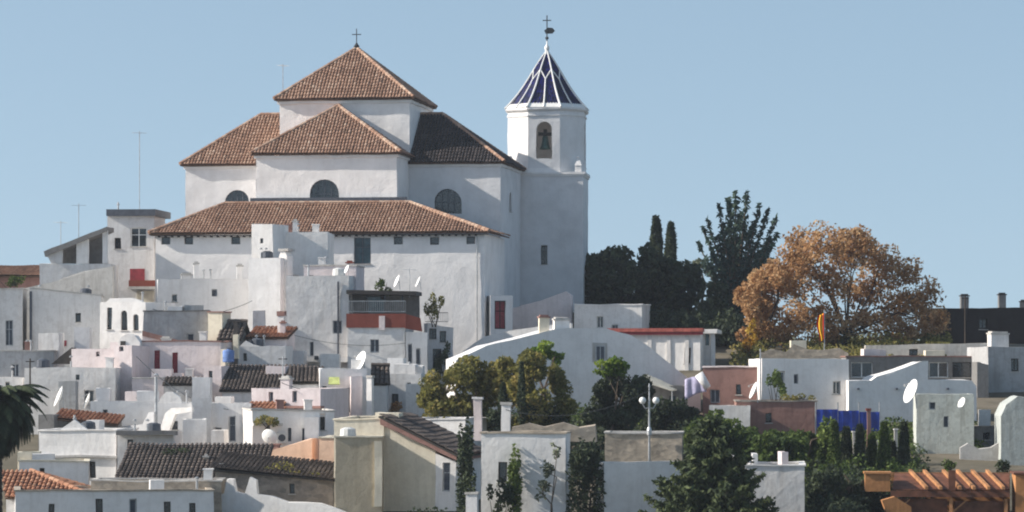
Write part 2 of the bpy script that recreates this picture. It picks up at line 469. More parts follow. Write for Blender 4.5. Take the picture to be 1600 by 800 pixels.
def ridge(parent, a, b, tile='tile', r=0.16):
    a = Vector(a) + Vector((0, 0, .07)); b = Vector(b) + Vector((0, 0, .07)); d = b - a; n = max(1, int(d.length / .42)); mb = MB(); rs = random.Random(int(d.length * 31))
    for i in range(n):
        mb.cur = rs.uniform(.3, .95)
        mb.tube(a + d * (i / n), a + d * ((i + 1.08) / n), r * 1.08, r * .9, 6)
    return mb.build('ridge_tiles', M[tile], parent, kind='stuff', rnd=True)

def box_walls(f, mat, u0, u1, d0, d1, zF, zB=None, holes=(), holesR=(), zb=-1.5, name='wall', parapet=0.35, th=0.22, roofmat=None):
    """rectangular block: zF=(left,right) heights at the front, zB at the back; parapet>0 sinks a flat roof"""
    if not isinstance(zF, tuple): zF = (zF, zF)
    zB = zF if zB is None else (zB if isinstance(zB, tuple) else (zB, zB))
    mb = MB()
    # small irregularity: hand built houses are not true
    wall(mb, (u0, d0), (u1, d0), (0, 1), zb, zF[0], zF[1], [(h[0] - u0, h[1] - u0) + tuple(h[2:]) for h in holes])
    wall(mb, (u1, d0), (u1, d1), (-1, 0), zb, zF[1], zB[1], [(h[0] - d0, h[1] - d0) + tuple(h[2:]) for h in holesR])
    wall(mb, (u1, d1), (u0, d1), (0, -1), zb, zB[1], zB[0])
    wall(mb, (u0, d1), (u0, d0), (1, 0), zb, zB[0], zF[0])
    if parapet:
        o = [(u0, d0, zF[0]), (u1, d0, zF[1]), (u1, d1, zB[1]), (u0, d1, zB[0])]
        i_ = [(u0 + th, d0 + th, zF[0]), (u1 - th, d0 + th, zF[1]), (u1 - th, d1 - th, zB[1]), (u0 + th, d1 - th, zB[0])]
        lo = [(p[0], p[1], p[2] - parapet) for p in i_]
        for k in range(4):
            j = (k + 1) % 4
            mb.poly([o[k], o[j], i_[j], i_[k]]); mb.poly([i_[k], i_[j], lo[j], lo[k]])
        wl = mb.build(name, mat, f.root)
        MB().poly(lo).build('flat_roof', roofmat or M['concrete'], f.root)
    else:
        wl = mb.build(name, mat, f.root)
    return wl

def house(label, px0, px1, py, Y, yaw=0, depth=7, mat='white', wins=(), winsR=(), pyR=None, parapet=0.35, back=0, name='house', cat='house', group=None, cap=None, chim=(), zb=-1.5, roof='flat', rise=1.4, tile='tile', over=0.3, roofmat=None):
    f = Fr(name, label, cat, (px0 + px1) / 2, Y, yaw, group)
    u0, u1 = f.U(px0), f.U(px1)
    zL = f.Z(py, 0, px0); zR = f.Z(py if pyR is None else pyR, 0, px1)
    hs = []
    for wn in wins:
        a, b, c, d = wn[:4]; st = wn[4] if len(wn) > 4 else 'glass'; ar = len(wn) > 5 and wn[5]
        h = (f.U(a), f.U(b), f.Z(d, 0, a), f.Z(c, 0, a), ar)
        hs.append(h)
        if st != 'open': window(f, h[0] , h[1], h[2], h[3], 0, st)
    hr = []
    for wn in winsR:                    # (d0, d1, z0, z1, style) in metres on the right-hand wall
        hr.append(wn[:4])
        if len(wn) < 5 or wn[4] != 'open': window(f, wn[0], wn[1], wn[2], wn[3], u1, wn[4] if len(wn) > 4 else 'glass', side='R')
    f.u0, f.u1, f.zL, f.zR, f.depth = u0, u1, zL, zR, depth
    rg = random.Random(int(px0 * 13 + py * 7))
    if cat == 'house' and u1 - u0 > 3.2 and len(wins) < 3 and mat not in ('tan', 'beige', 'mint'):
        for k in range(rg.choice((1, 2, 2, 3))):
            ww, wh = rg.choice(((.45, .6), (.55, .95), (.7, 1.0), (.5, 1.2))); a = rg.uniform(u0 + .5, u1 - ww - .5); top = min(zL, zR) - rg.choice((.9, 1.2, 1.6, 3.4))
            if all(a + ww < h[0] - .25 or a > h[1] + .25 for h in hs):
                hs.append((a, a + ww, top - wh, top)); window(f, a, a + ww, top - wh, top, 0, rg.choice(('dark', 'glass', 'grey', 'white')))
    if cat == 'house' and roof == 'flat' and px1 < 715 and u1 - u0 > 2:
        for k in range(rg.choice((1, 2, 3))):
            a = rg.uniform(u0 + .5, u1 - .9); d = rg.uniform(.5, max(.6, min(3, depth - 1))); z = min(zL, zR) - .3; kind = rg.random()
            if kind < .4: MB().tube((a, d, z - .3), (a, d, z + rg.uniform(.7, 1.3)), .07, n=8).lathe([(.12, 0), (.13, .08), (0, .16)], 8, o=(a, d, z + 1.0)).build('vent_pipe', M['metal'], f.root)
            elif kind < .65: MB().box(a, a + .5, d, d + .5, z - .2, z + .95).box(a - .06, a + .56, d - .06, d + .56, z + .951, z + 1.03).build('chimney', M[rg.choice(('white', 'brick', 'white_old'))], f.root)
            elif kind < .8: MB().lathe([(0, 0), (.45, 0), (.48, .5), (.45, .9), (.2, 1.0), (0, 1.0)], 12, o=(a, d + .4, z - .1)).build('water_tank', M[rg.choice(('ac', 'lead'))], f.root)
            else: MB().box(a, a + rg.uniform(.8, 1.6), d, d + 1.2, z - .2, z + rg.uniform(.6, 1.0)).build('roof_hatch', M[mat], f.root)
    rm = M[roofmat] if roofmat else None
    if roof == 'flat':
        box_walls(f, M[mat], u0, u1, 0, depth, (zL, zR), (zL + back, zR + back), hs, hr, zb, parapet=parapet, roofmat=rm)
        if cap:
            c = MB(); t = 0.09
            lo = [(u0 - .07, -.07, zL + .004), (u1 + .07, -.07, zR + .004), (u1 + .07, depth + .07, zR + back + .004), (u0 - .07, depth + .07, zL + back + .004)]
            for a, b, n in ((0, 1, (0, .36)), (1, 2, (-.36, 0)), (2, 3, (0, -.36)), (3, 0, (.36, 0))):
                A_, B_ = lo[a], lo[b]
                q = [A_, B_, (B_[0] + n[0], B_[1] + n[1], B_[2]), (A_[0] + n[0], A_[1] + n[1], A_[2])]
                k = .002 * a
                c.hexa([(p[0], p[1], p[2] + k) for p in q], [(p[0], p[1], p[2] + t + k) for p in q])
            c.build('coping', M[cap], f.root)
    elif roof == 'shed':                 # tiles falling towards the front
        box_walls(f, M[mat], u0, u1, 0, depth, (zL, zR), (zL + rise, zR + rise), hs, hr, zb, parapet=0)
        s = rise / depth
        roof_plane(f.root, [(u0 - over, -over, zL - over * s + .12), (u1 + over, -over, zR - over * s + .12), (u1 + over, depth + .1, zR + rise + .12 + .1 * s), (u0 - over, depth + .1, zL + rise + .12 + .1 * s)], tile, 'deck_dark' if tile == 'tile_dark' else 'deck')
    elif roof == 'gable':                # ridge parallel to the front
        m = depth / 2
        box_walls(f, M[mat], u0, u1, 0, depth, (zL, zR), None, hs, hr, zb, parapet=0)
        g = MB()
        for (u, z) in ((u0, zL), (u1, zR)): g.poly([(u, 0, z), (u, depth, z), (u, m, z + rise)])
        g.build('gable_end', M[mat], f.root)
        s = rise / m; dk = 'deck_dark' if tile == 'tile_dark' else 'deck'
        roof_plane(f.root, [(u0 - over, -over, zL - over * s + .12), (u1 + over, -over, zR - over * s + .12), (u1 + over, m, zR + rise + .12), (u0 - over, m, zL + rise + .12)], tile, dk)
        roof_plane(f.root, [(u1 + over, depth + over, zR - over * s + .12), (u0 - over, depth + over, zL - over * s + .12), (u0 - over, m + .002, zL + rise + .12), (u1 + over, m + .002, zR + rise + .12)], tile, dk)
        ridge(f.root, (u0 - over, m, zL + rise + .17), (u1 + over, m, zR + rise + .17), tile)
    for ch in chim:                      # (px0, px1, pytop, d, height) chimneys or stair turrets on the roof
        chimney(f, *ch)
    return f

def chimney(f, p0, p1, pyt, d=1.5, h=2.0, mat='white', capm='concrete', name='chimney'):
    a, b = f.U(p0, d), f.U(p1, d); z = f.Z(pyt, d, p0); wd = max(.35, (b - a) * .8)
    mb = MB(); mb.box(a, b, d, d + wd, z - h, z - .12)
    o = mb.build(name, M[mat], f.root)
    MB().box(a - .07, b + .07, d - .07, d + wd + .07, z - .12, z - .02).box(a + .05, b - .05, d + .05, d + wd - .05, z - .02, z + .1).build('chimney_cap', M[capm], o)
    return o
def prism(f, name, mat, pts, d0, d1, parent=None):
    lo = [f.P(x, y, d0) for x, y in pts]
    hi = [(p[0], d1, p[2]) for p in lo]
    return MB().hexa(lo, hi).build(name, M[mat], parent or f.root)
def pbox(f, name, mat, p0, p1, y0, y1, d0, d1, parent=None):
    a = f.at(p0, y0, d0); b = f.at(p1, y1, d0)
    return MB().box(min(a[0], b[0]), max(a[0], b[0]), d0, d1, min(a[1], b[1]), max(a[1], b[1])).build(name, M[mat], parent or f.root)

# ------------------------------------------------------------------ terrain
gx = [-700, -500, -300, -140] + list(range(-100, 101, 10)) + [140, 300, 500, 700]
gy = [-200, 60, 120, 160] + list(range(180, 400, 6)) + [450, 520, 600, 800, 1100]
mb = MB()
for y in gy:
    for x in gx:
        z = ground(y) + (noise.noise(Vector((x * .06, y * .06, 0))) * .5 if 170 < y < 400 and abs(x) < 130 else 0)
        mb.v.append((x, y, z - 0.15))
for j in range(len(gy) - 1):
    for i in range(len(gx) - 1):
        b = j * len(gx) + i
        mb.f.append((b, b + 1, b + 1 + len(gx), b + len(gx))); mb.r.append(0)
mb.build('ground', M['ground'], smooth=True, kind='structure')

# ------------------------------------------------------------------ church
f = Fr('church', 'large white church with crossed brown tiled hip roofs on the hilltop', 'church', 500, 286, 8)
CH = f
zb = -1.5
dA, dF, dD = 0.0, 5.6, 12.0
# drum over the crossing
du0, du1 = f.U(437, dD), f.U(640, dD); W = du1 - du0; dc = dD + W / 2
dz = f.Z(158, dD, 540)
mb = MB()
for A_, B_, i_ in (((du0, dD), (du1, dD), (0, 1)), ((du1, dD), (du1, dD + W), (-1, 0)), ((du1, dD + W), (du0, dD + W), (0, -1)), ((du0, dD + W), (du0, dD), (1, 0))):
    wall(mb, A_, B_, i_, zb, dz, dz)
mb.build('crossing_wall', M['church'], f.root)
mb = MB(); mb.box(du0 - .18, du1 + .18, dD - .18, dD + W + .18, dz - .18, dz + .06); mb.build('cornice', M['church'], f.root)
o_ = .42
uc = (du0 + du1) / 2; az = f.Z(77, dc, 547); ez = dz + .14
def hip4(root, u0, u1, d0, d1, ez, apex, tile='tile'):
    c = [(u0, d0, ez), (u1, d0, ez), (u1, d1, ez), (u0, d1, ez)]
    for i in range(4): roof_plane(root, [c[i], c[(i + 1) % 4], apex], tile)
    for i in range(4): ridge(root, Vector(c[i]) + Vector((0, 0, .07)), Vector(apex) + Vector((0, 0, .05)), tile)
hip4(f.root, du0 - o_, du1 + o_, dD - o_, dD + W + o_, ez, (uc, dc, az))
# finial cross on the pyramid
cr = MB(); cr.lathe([(.0, -.2), (.22, -.1), (.26, .12), (.12, .3), (.05, .42), (.0, .45)], 10, o=(uc, dc, az + .15))
zt = f.Z(45, dc, 547)
cr.tube((uc, dc, az + .3), (uc, dc, zt), .045).tube((uc - .4, dc, zt - .5), (uc + .4, dc, zt - .5), .04)
cr.build('roof_cross', M['iron'], f.root)
# arms of the cross
def arm_x(u_out, u_in, d0, d1, zw, zr, uh, holes, sgn, tl='tile'):
    mb = MB()
    a, b = (u_out, u_in) if sgn < 0 else (u_in, u_out)
    wall(mb, (a, d0), (b, d0), (0, 1), zb, zw, zw, [(h[0] - a, h[1] - a) + h[2:] for h in holes])
    wall(mb, (u_out, d0), (u_out, d1), (-sgn, 0), zb, zw, zw, SIDEH if sgn > 0 else ())
    wall(mb, (b, d1), (a, d1), (0, -1), zb, zw, zw)
    mb.build('arm_wall', M['church'], f.root)
    MB().box(a - (.15 if sgn < 0 else -.01), b + (.15 if sgn > 0 else -.01), d0 - .15, d1 + .15, zw - .16, zw + .05).build('cornice', M['church'], f.root)
    e = zw + .13; uo = u_out + sgn * .4; dm = (d0 + d1) / 2
    lo, hi = d0 - .4, d1 + .4
    ui = u_in
    if sgn < 0:
        roof_plane(f.root, [(uo, lo, e), (ui, lo, e), (ui, dm, zr), (uh, dm, zr)])
        roof_plane(f.root, [(ui, hi, e), (uo, hi, e), (uh, dm, zr), (ui, dm, zr)])
        roof_plane(f.root, [(uo, hi, e), (uo, lo, e), (uh, dm, zr)])
    else:
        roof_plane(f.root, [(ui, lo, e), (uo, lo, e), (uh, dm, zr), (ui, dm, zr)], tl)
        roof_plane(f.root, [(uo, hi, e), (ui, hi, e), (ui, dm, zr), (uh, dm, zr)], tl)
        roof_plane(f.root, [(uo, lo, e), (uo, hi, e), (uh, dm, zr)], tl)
    ridge(f.root, (uo, lo, e + .07), (uh, dm, zr + .06)); ridge(f.root, (uo, hi, e + .07), (uh, dm, zr + .06))
    ridge(f.root, (uh, dm, zr + .06), (ui, dm, zr + .06))
d0 = dD - .5
def lun(cx, top, bot, r, d):
    a, z1 = f.at(cx - r, top, d); b, z0 = f.at(cx + r, bot, d)
    return (a, b, z0, z1, True)
def lunette(h, d):
    r = (h[1] - h[0]) / 2; zc = h[3] - r; um = (h[0] + h[1]) / 2
    g = MB(); n = 12
    pts = [(h[0], d, h[2]), (h[1], d, h[2])] + [(um + r * math.cos(math.pi * i / n), d, zc + r * math.sin(math.pi * i / n)) for i in range(n + 1)]
    fr = MB()
    for i in range(n):
        a0, a1 = math.pi * i / n, math.pi * (i + 1) / n
        fr.tube((um + r * .97 * math.cos(a0), d - .03, zc + r * .97 * math.sin(a0)), (um + r * .97 * math.cos(a1), d - .03, zc + r * .97 * math.sin(a1)), .05, n=4)
    for k in (-.45, 0, .45): fr.tube((um + r * k, d - .03, h[2]), (um + r * k, d - .03, zc + r * math.sqrt(1 - k * k)), .035, n=4)
    fr.tube((h[0], d - .03, zc), (h[1], d - .03, zc), .035, n=4)
    o = fr.build('window', M['lead'], f.root)
    MB().poly(pts[:2] + pts[2:]).build('pane', M['glass'], o)
hL = lun(370, 297, 336, 19, d0)
SIDEH = []
arm_x(f.U(290, d0), du0 - .01, d0, dD + W + .5, f.Z(261, d0, 300), f.Z(181, dc, 415), f.U(408, dc), [hL], -1)
lunette(hL, d0 + .2)
hR = lun(700, 295, 334, 21, d0)
uR = f.U(782, d0)
sw0 = 5.2; zs = f.Z(330, d0 + 5.5, 793)
SIDEH = [(sw0, sw0 + 1.6, zs, zs + 1.7, True)]
arm_x(uR, du1 + .01, d0, dD + W + .5, f.Z(257, d0, 760), f.Z(180, dc, 690), f.U(692, dc), [hR], 1, 'tile_shaded')
lunette(hR, d0 + .2)
window(f, d0 + sw0 + .1, d0 + sw0 + 1.5, zs, zs + 1.5, uR, 'dark', side='R', rec=.25)
# front arm
a0, a1 = f.U(400, dF), f.U(620, dF); zw = f.Z(243, dF, 510)
hC = lun(507, 280, 322, 23, dF)
mb = MB()
wall(mb, (a0, dF), (a1, dF), (0, 1), zb, zw, zw, [(hC[0] - a0, hC[1] - a0) + hC[2:]])
wall(mb, (a1, dF), (a1, dD), (-1, 0), zb, zw, zw); wall(mb, (a0, dD), (a0, dF), (1, 0), zb, zw, zw)
mb.build('apse_wall', M['church'], f.root)
lunette(hC, dF + .2)
MB().box(a0 - .15, a1 + .15, dF - .15, dD - .02, zw - .16, zw + .05).build('cornice', M['church'], f.root)
am = (a0 + a1) / 2; dap = dF + (a1 - a0) / 2 * .88; e = zw + .13; zr = f.Z(167, dap, 515)
L_, R_ = a0 - .4, a1 + .4
roof_plane(f.root, [(L_, dF - .4, e), (R_, dF - .4, e), (am, dap, zr)])
roof_plane(f.root, [(R_, dF - .4, e), (R_, dD, e), (am, dD, zr), (am, dap, zr)])
roof_plane(f.root, [(L_, dD, e), (L_, dF - .4, e), (am, dap, zr), (am, dD, zr)])
for p in ((L_, dF - .4, e + .07), (R_, dF - .4, e + .07)): ridge(f.root, p, (am, dap, zr + .05))
ridge(f.root, (am, dap, zr + .06), (am, dD, zr + .06))
# long front annex
n0, n1 = f.U(243, dA), f.U(757, dA); zn = f.Z(367, dA, 500)
hs = [(f.U(c - 7), f.U(c + 7), f.Z(382, 0, c), f.Z(370, 0, c)) for c in (259, 295, 368, 622, 679, 735)]
hs = [(a, b, c, min(d, zn - .1)) for a, b, c, d in hs]
for h in hs: window(f, h[0], h[1], h[2], h[3], 0, 'dark', mull=False)
tw = (f.U(553), f.U(579), f.Z(412, 0, 566), f.Z(371, 0, 566)); tw = tw[:3] + (min(tw[3], zn - .1),)
window(f, *tw, 0, 'teal')
mb = MB()
wall(mb, (n0, 0), (n1, 0), (0, 1), zb, zn, zn, [(h[0] - n0, h[1] - n0) + tuple(h[2:]) for h in hs + [tw]])
wall(mb, (n1, 0), (n1, d0), (-1, 0), zb, zn, zn); wall(mb, (n0, d0 + 3), (n0, 0), (1, 0), zb, zn, zn)
mb.build('annex_wall', M['church'], f.root)
ea = MB()
for i in range(int((n1 - n0) / .55)):
    u = n0 + .3 + i * .55; ea.box(u, u + .12, -.5, -.0, zn - .16, zn - .03)
ea.build('eave_rafters', M['dark'], f.root)
MB().box(n0 - .35, n1 + .35, -.48, -.005, zn - .03, zn + .02).build('eave_board', M['dark'], f.root)
dr = 5.0; zr = f.Z(319, dr, 500); e = zn + .13
uLh, uRh = f.U(352, dr), f.U(640, dr)
L_, R_ = n0 - .45, n1 + .45
roof_plane(f.root, [(L_, -.55, e), (R_, -.55, e), (uRh, dr, zr), (uLh, dr, zr)])
roof_plane(f.root, [(R_, -.55, e), (R_, d0, e), (uRh, dr, zr)])
roof_plane(f.root, [(L_, d0 + 2, e), (L_, -.55, e), (uLh, dr, zr)])
ridge(f.root, (R_, -.55, e + .07), (uRh, dr, zr + .05)); ridge(f.root, (L_, -.55, e + .07), (uLh, dr, zr + .05))
ridge(f.root, (uLh, dr, zr + .05), (uRh, dr, zr + .05))
MB().box(f.U(392, dF), f.U(636, dF), dF - .35, dF - .02, f.Z(330, dF, 500), f.Z(309, dF, 500)).build('dark_roof_band', M['lead'], f.root)  # dark band along the apse wall above the annex roof
pp = MB(); pp.tube((n1 - .6, -.12, -1), (n1 - .6, -.12, zn - .2), .06); pp.build('downpipe', M['metal'], f.root)

# ------------------------------------------------------------------ bell tower
g = Fr('bell_tower', 'white square bell tower with octagonal belfry and blue and white tiled spire', 'bell tower', 851, 286 + 22, 5)
TW = g
t0, t1 = g.U(789), g.U(911); w_ = t1 - t0; tc = (t0 + t1) / 2; td = w_ / 2; zt = g.Z(272, 0, 850)
hw = (g.U(845), g.U(855), g.Z(413, 0, 850), g.Z(384, 0, 850))
box_walls(g, M['church'], t0, t1, 0, w_, zt, None, [hw], parapet=0, name='shaft_wall')
window(g, *hw, 0, 'dark')
MB().box(t0 - .18, t1 + .18, -.18, w_ + .18, zt, zt + .22).box(t0 - .09, t1 + .09, -.09, w_ + .09, zt - .16, zt - .002).build('cornice', M['church'], g.root)
zb0 = zt + .22; zb1 = g.Z(173, 0, 850)
ap = w_ / 2 * .985; rad = ap / math.cos(math.pi / 8)
octp = lambda r, z: [(tc + r * math.cos(math.pi / 8 + math.pi / 4 * k), td + r * math.sin(math.pi / 8 + math.pi / 4 * k), z) for k in range(8)]
ring = octp(rad, 0)
mb = MB()
hz0, hz1 = g.Z(248, 0, 850), g.Z(190, 0, 850); hw2 = 12.5 * K * 308
for k in range(8):
    A_, B_ = ring[k], ring[(k + 1) % 8]
    L = math.hypot(B_[0] - A_[0], B_[1] - A_[1]); cxm, cym = (A_[0] + B_[0]) / 2, (A_[1] + B_[1]) / 2
    inn = ((tc - cxm) / ap, (td - cym) / ap)
    card = k in (3, 5, 7)
    wall(mb, A_[:2], B_[:2], inn, zb0, zb1, zb1, [(L / 2 - hw2, L / 2 + hw2, hz0, hz1, True)] if card else (), dep=.55)
mb.build('belfry_wall', M['church'], g.root)
MB().hexa(octp(rad + .02, zb0 + .002), octp(rad + .02, zb0 + .3)).build('belfry_plinth', M['church'], g.root)
mb = MB(); mb.hexa(octp(rad + .08, zb1 - .45), octp(rad + .08, zb1 - .3)); mb.hexa(octp(rad + .1, zb1), octp(rad + .26, zb1 + .16)); mb.hexa(octp(rad + .2, zb1 + .163), octp(rad + .2, zb1 + .33)); mb.build('belfry_cornice', M['church'], g.root)
MB().hexa(octp(rad - .6, zb0 + .35), octp(rad - .6, zb0 + .36)).build('belfry_floor', M['concrete'], g.root)
for (u, d) in ((t0 + .45, .45), (t1 - .45, .45), (t0 + .45, w_ - .45), (t1 - .45, w_ - .45)):
    mb = MB(); mb.box(u - .3, u + .3, d - .3, d + .3, zb0, zb0 + .55)
    mb.hexa([(u - .34, d - .34, zb0 + .55), (u + .34, d - .34, zb0 + .55), (u + .34, d + .34, zb0 + .55), (u - .34, d + .34, zb0 + .55)], [(u - .06, d - .06, zb0 + 1.2), (u + .06, d - .06, zb0 + 1.2), (u + .06, d + .06, zb0 + 1.2), (u - .06, d + .06, zb0 + 1.2)])
    mb.lathe([(0, 0), (.12, .05), (.15, .15), (.1, .27), (0, .32)], 8, o=(u, d, zb0 + 1.12)); mb.build('corner_pinnacle', M['church'], g.root)
# spire: courses of glazed tiles, white hips and centre bars
zs0 = zb1 + .33; zs1 = g.Z(80, td, 853); H = zs1 - zs0
prof = lambda t: (rad + .22) * ((1 - t) * (1 - .10 * math.sin(math.pi * min(1, t * 1.15)))) + .07 * t
mb = MB(); mb.hexa(octp(prof(0) , zs0), octp(prof(.08) , zs0 + H * .08)); mb.build('spire_skirt', M['glaze'], g.root)
mb = MB(); rs = random.Random(3); NC = 24
for i in range(NC):
    ta, tb = .07 + .93 * i / NC, .07 + .93 * (i + 1) / NC
    lo, hi = octp(prof(ta) + .02, zs0 + H * ta), octp(prof(tb) - .03, zs0 + H * tb)
    for k in range(8):
        A_, B_, C_, D_ = [Vector(p) for p in (lo[k], lo[(k + 1) % 8], hi[(k + 1) % 8], hi[k])]
        n = max(1, int((B_ - A_).length / .24))
        for j in range(n):
            mb.cur = min(1, max(0, rs.gauss(.45, .25)))
            s0, s1 = j / n, (j + 1) / n - .04
            mb.poly([A_.lerp(B_, s0), A_.lerp(B_, s1), D_.lerp(C_, s1), D_.lerp(C_, s0)])
        mb.cur = .1
        cA, cB = Vector(octp(prof(ta) - .03, zs0 + H * ta)[k]), Vector(octp(prof(ta) - .03, zs0 + H * ta)[(k + 1) % 8])
        mb.poly([A_, B_, cB, cA])
mb.build('glazed_tiles', M['blue'], g.root, kind='stuff', rnd=True)
core = MB(); [core.hexa(octp(prof(i / 8) - .14, zs0 + H * i / 8), octp(max(.02, prof((i + 1) / 8) - .14), zs0 + H * (i + .99) / 8)) for i in range(8)]; core.build('spire_core', M['lead'], g.root)
for k in range(8):
    rb = MB(); pr = [octp(prof(t) + .03, zs0 + H * t)[k] for t in [i / 12 for i in range(13)]]
    rb.path(pr, .105, .06, 6); rb.build('spire_rib', M['glaze'], g.root)
    A_ = [Vector(octp(prof(t) + .02, zs0 + H * t)[k]) for t in [i / 12 for i in range(13)]]
    B_ = [Vector(octp(prof(t) + .02, zs0 + H * t)[(k + 1) % 8]) for t in [i / 12 for i in range(13)]]
    rb = MB(); rb.path([a.lerp(b, .5) for a, b in zip(A_[:7], B_[:7])], .085, .06, 5)
    rb.path([A_[8].lerp(B_[8], .02), A_[6].lerp(B_[6], .5), A_[8].lerp(B_[8], .98)], .06, .06, 5)
    rb.build('spire_bar', M['glaze'], g.root)
mb = MB(); mb.lathe([(.34, -.8), (.26, -.3), (.16, 0), (.2, .15), (.24, .3), (.18, .45), (.07, .6), (.05, .9), (0, .92)], 12, o=(tc, td, zs1)); mb.build('spire_finial', M['glaze'], g.root, smooth=True)
mb = MB(); zv = g.Z(49, td, 853); zc = g.Z(24, td, 853)
mb.tube((tc, td, zs1 + .8), (tc, td, zc), .05).tube((tc - .38, td, zc - .45), (tc + .38, td, zc - .45), .045)
mb.lathe([(0, -.16), (.14, -.08), (.16, 0), (.14, .08), (0, .16)], 8, o=(tc, td, zv - .6))
o = mb.build('weathervane', M['iron'], g.root)
mb = MB(); mb.hexa([(tc - .12, td - .02, zv - .22), (tc + .5, td - .02, zv - .2), (tc + .72, td - .02, zv + .05), (tc + .5, td - .02, zv + .3), (tc + .1, td - .02, zv + .34), (tc - .25, td - .02, zv + .08)],
                   [(tc - .12, td + .02, zv - .22), (tc + .5, td + .02, zv - .2), (tc + .72, td + .02, zv + .05), (tc + .5, td + .02, zv + .3), (tc + .1, td + .02, zv + .34), (tc - .25, td + .02, zv + .08)])
mb.build('vane_plate', M['iron'], o)
# bell
b = Fr('church_bell', 'green bronze bell hanging in the arched opening of the belfry', 'bell', 852, 286 + 22 + 1.1, 5, z=g.z0)
zc = b.Z(222, 0, 852)
mb = MB(); mb.lathe([(0, .75), (.18, .74), (.26, .62), (.28, .3), (.36, -.1), (.52, -.42), (.48, -.44), (.30, -.1), (.2, .3)], 14, o=(0, 0, zc - .2)); mb.build('bell_body', M['bronze'], b.root, smooth=True)
MB().box(-.62, .62, -.1, .1, zc + .56, zc + .85).build('yoke', M['dark'], b.root)
MB().box(-.16, .16, -.08, .08, zc + .853, zc + 1.15).build('counterweight', M['dark'], b.root)

# ------------------------------------------------------------------ small things used in many places
def dish_proto():
    r = bpy.data.objects.new('satellite_dish', None); COL.objects.link(r)
    Mx = Matrix.Rotation(R(-68), 4, 'Y')
    n = 8; pr = [(.03 + .97 * i / n, .28 * (i / n) ** 2) for i in range(n + 1)]
    pr2 = [(a, b - .03) for a, b in reversed(pr)]
    d = MB().lathe(pr + pr2, 20, Mx).build('reflector', M['dish'], r, smooth=True)
    m = MB(); m.tube(Mx @ Vector((0, 0, 0)), Mx @ Vector((0, 0, -.25)), .1, .07); m.tube(Mx @ Vector((0, 0, -.2)), (0.3, 0, -1.3), .05); m.build('mast', M['metal'], r)
    m = MB(); m.tube(Mx @ Vector((.9, 0, .22)), Mx @ Vector((.25, 0, .95)), .03); m.build('feed_arm', M['metal'], r)
    m = MB(); m.tube(Mx @ Vector((.25, 0, .95)), Mx @ Vector((.15, 0, .78)), .07, .05); m.build('receiver', M['ac'], r)
    return r
def copy_tree(o, parent=None):
    c = o.copy(); COL.objects.link(c); c.parent = parent
    for ch in list(o.children): copy_tree(ch, c)
    return c
DP = None
def place(px, py, Y): return ((px - 800) * K * Y, Y, (HY - py) * K * Y)
def dish(label, px, py, Y, rpx, rz=0):
    global DP
    if DP is None: DP = dish_proto(); o = DP
    else: o = copy_tree(DP)
    o.location = place(px, py, Y); s = rpx * K * Y; o.scale = (s, s, s); o.rotation_euler = (0, 0, R(rz))
    tag(o, label, 'satellite dish', 'satellite dishes on the roofs')
def antenna(label, px, py0, py1, Y, n=5, rz=30):
    o = bpy.data.objects.new('roof_antenna', None); COL.objects.link(o)
    o.location = place(px, py1, Y); o.rotation_euler = (0, 0, R(rz)); tag(o, label, 'antenna', 'antennas above the roofs')
    h = (py1 - py0) * K * Y
    MB().tube((0, 0, -.6), (0, 0, h), .03).build('mast', M['metal'], o)
    m = MB(); m.tube((-.6, 0, h - .15), (.6, 0, h - .15), .018, n=4)
    for i in range(n):
        x = -.55 + 1.1 * i / (n - 1); m.tube((x, -.35, h - .14), (x, .35, h - .14), .012, n=4)
    m.build('aerial', M['metal'], o)
def railing(f, p0, p1, pt, pb, d, mat='iron', n=None, parent=None):
    a, b = f.U(p0, d), f.U(p1, d); z1, z0 = f.Z(pt, d, p0), f.Z(pb, d, p0)
    m = MB(); m.box(a, b, d - .025, d + .025, z1 - .05, z1); m.box(a, b, d - .02, d + .02, z0, z0 + .04)
    k = n or max(3, int((b - a) / .14))
    for i in range(k + 1): u = a + .012 + (b - a - .024) * i / k; m.box(u - .01, u + .01, d - .01, d + .01, z0 + .04, z1 - .05)
    return m.build('railing', M[mat], parent or f.root)
def ac_unit(f, p0, p1, y0, y1, d=0):
    a, b = f.U(p0, d), f.U(p1, d); z1, z0 = f.Z(y0, d, p0), f.Z(y1, d, p0)
    o = MB().box(a, b, d - .35, d - .01, z0, z1).build('air_conditioner', M['ac'], f.root)
    r = min(b - a, z1 - z0) * .38; uc = (a + b) / 2; zc = (z0 + z1) / 2
    MB().lathe([(0, 0), (r, 0), (r, .02), (r * .9, .03)], 14, Matrix.Rotation(R(90), 4, 'X'), (uc, d - .352, zc)).build('fan_grille', M['lead'], o)

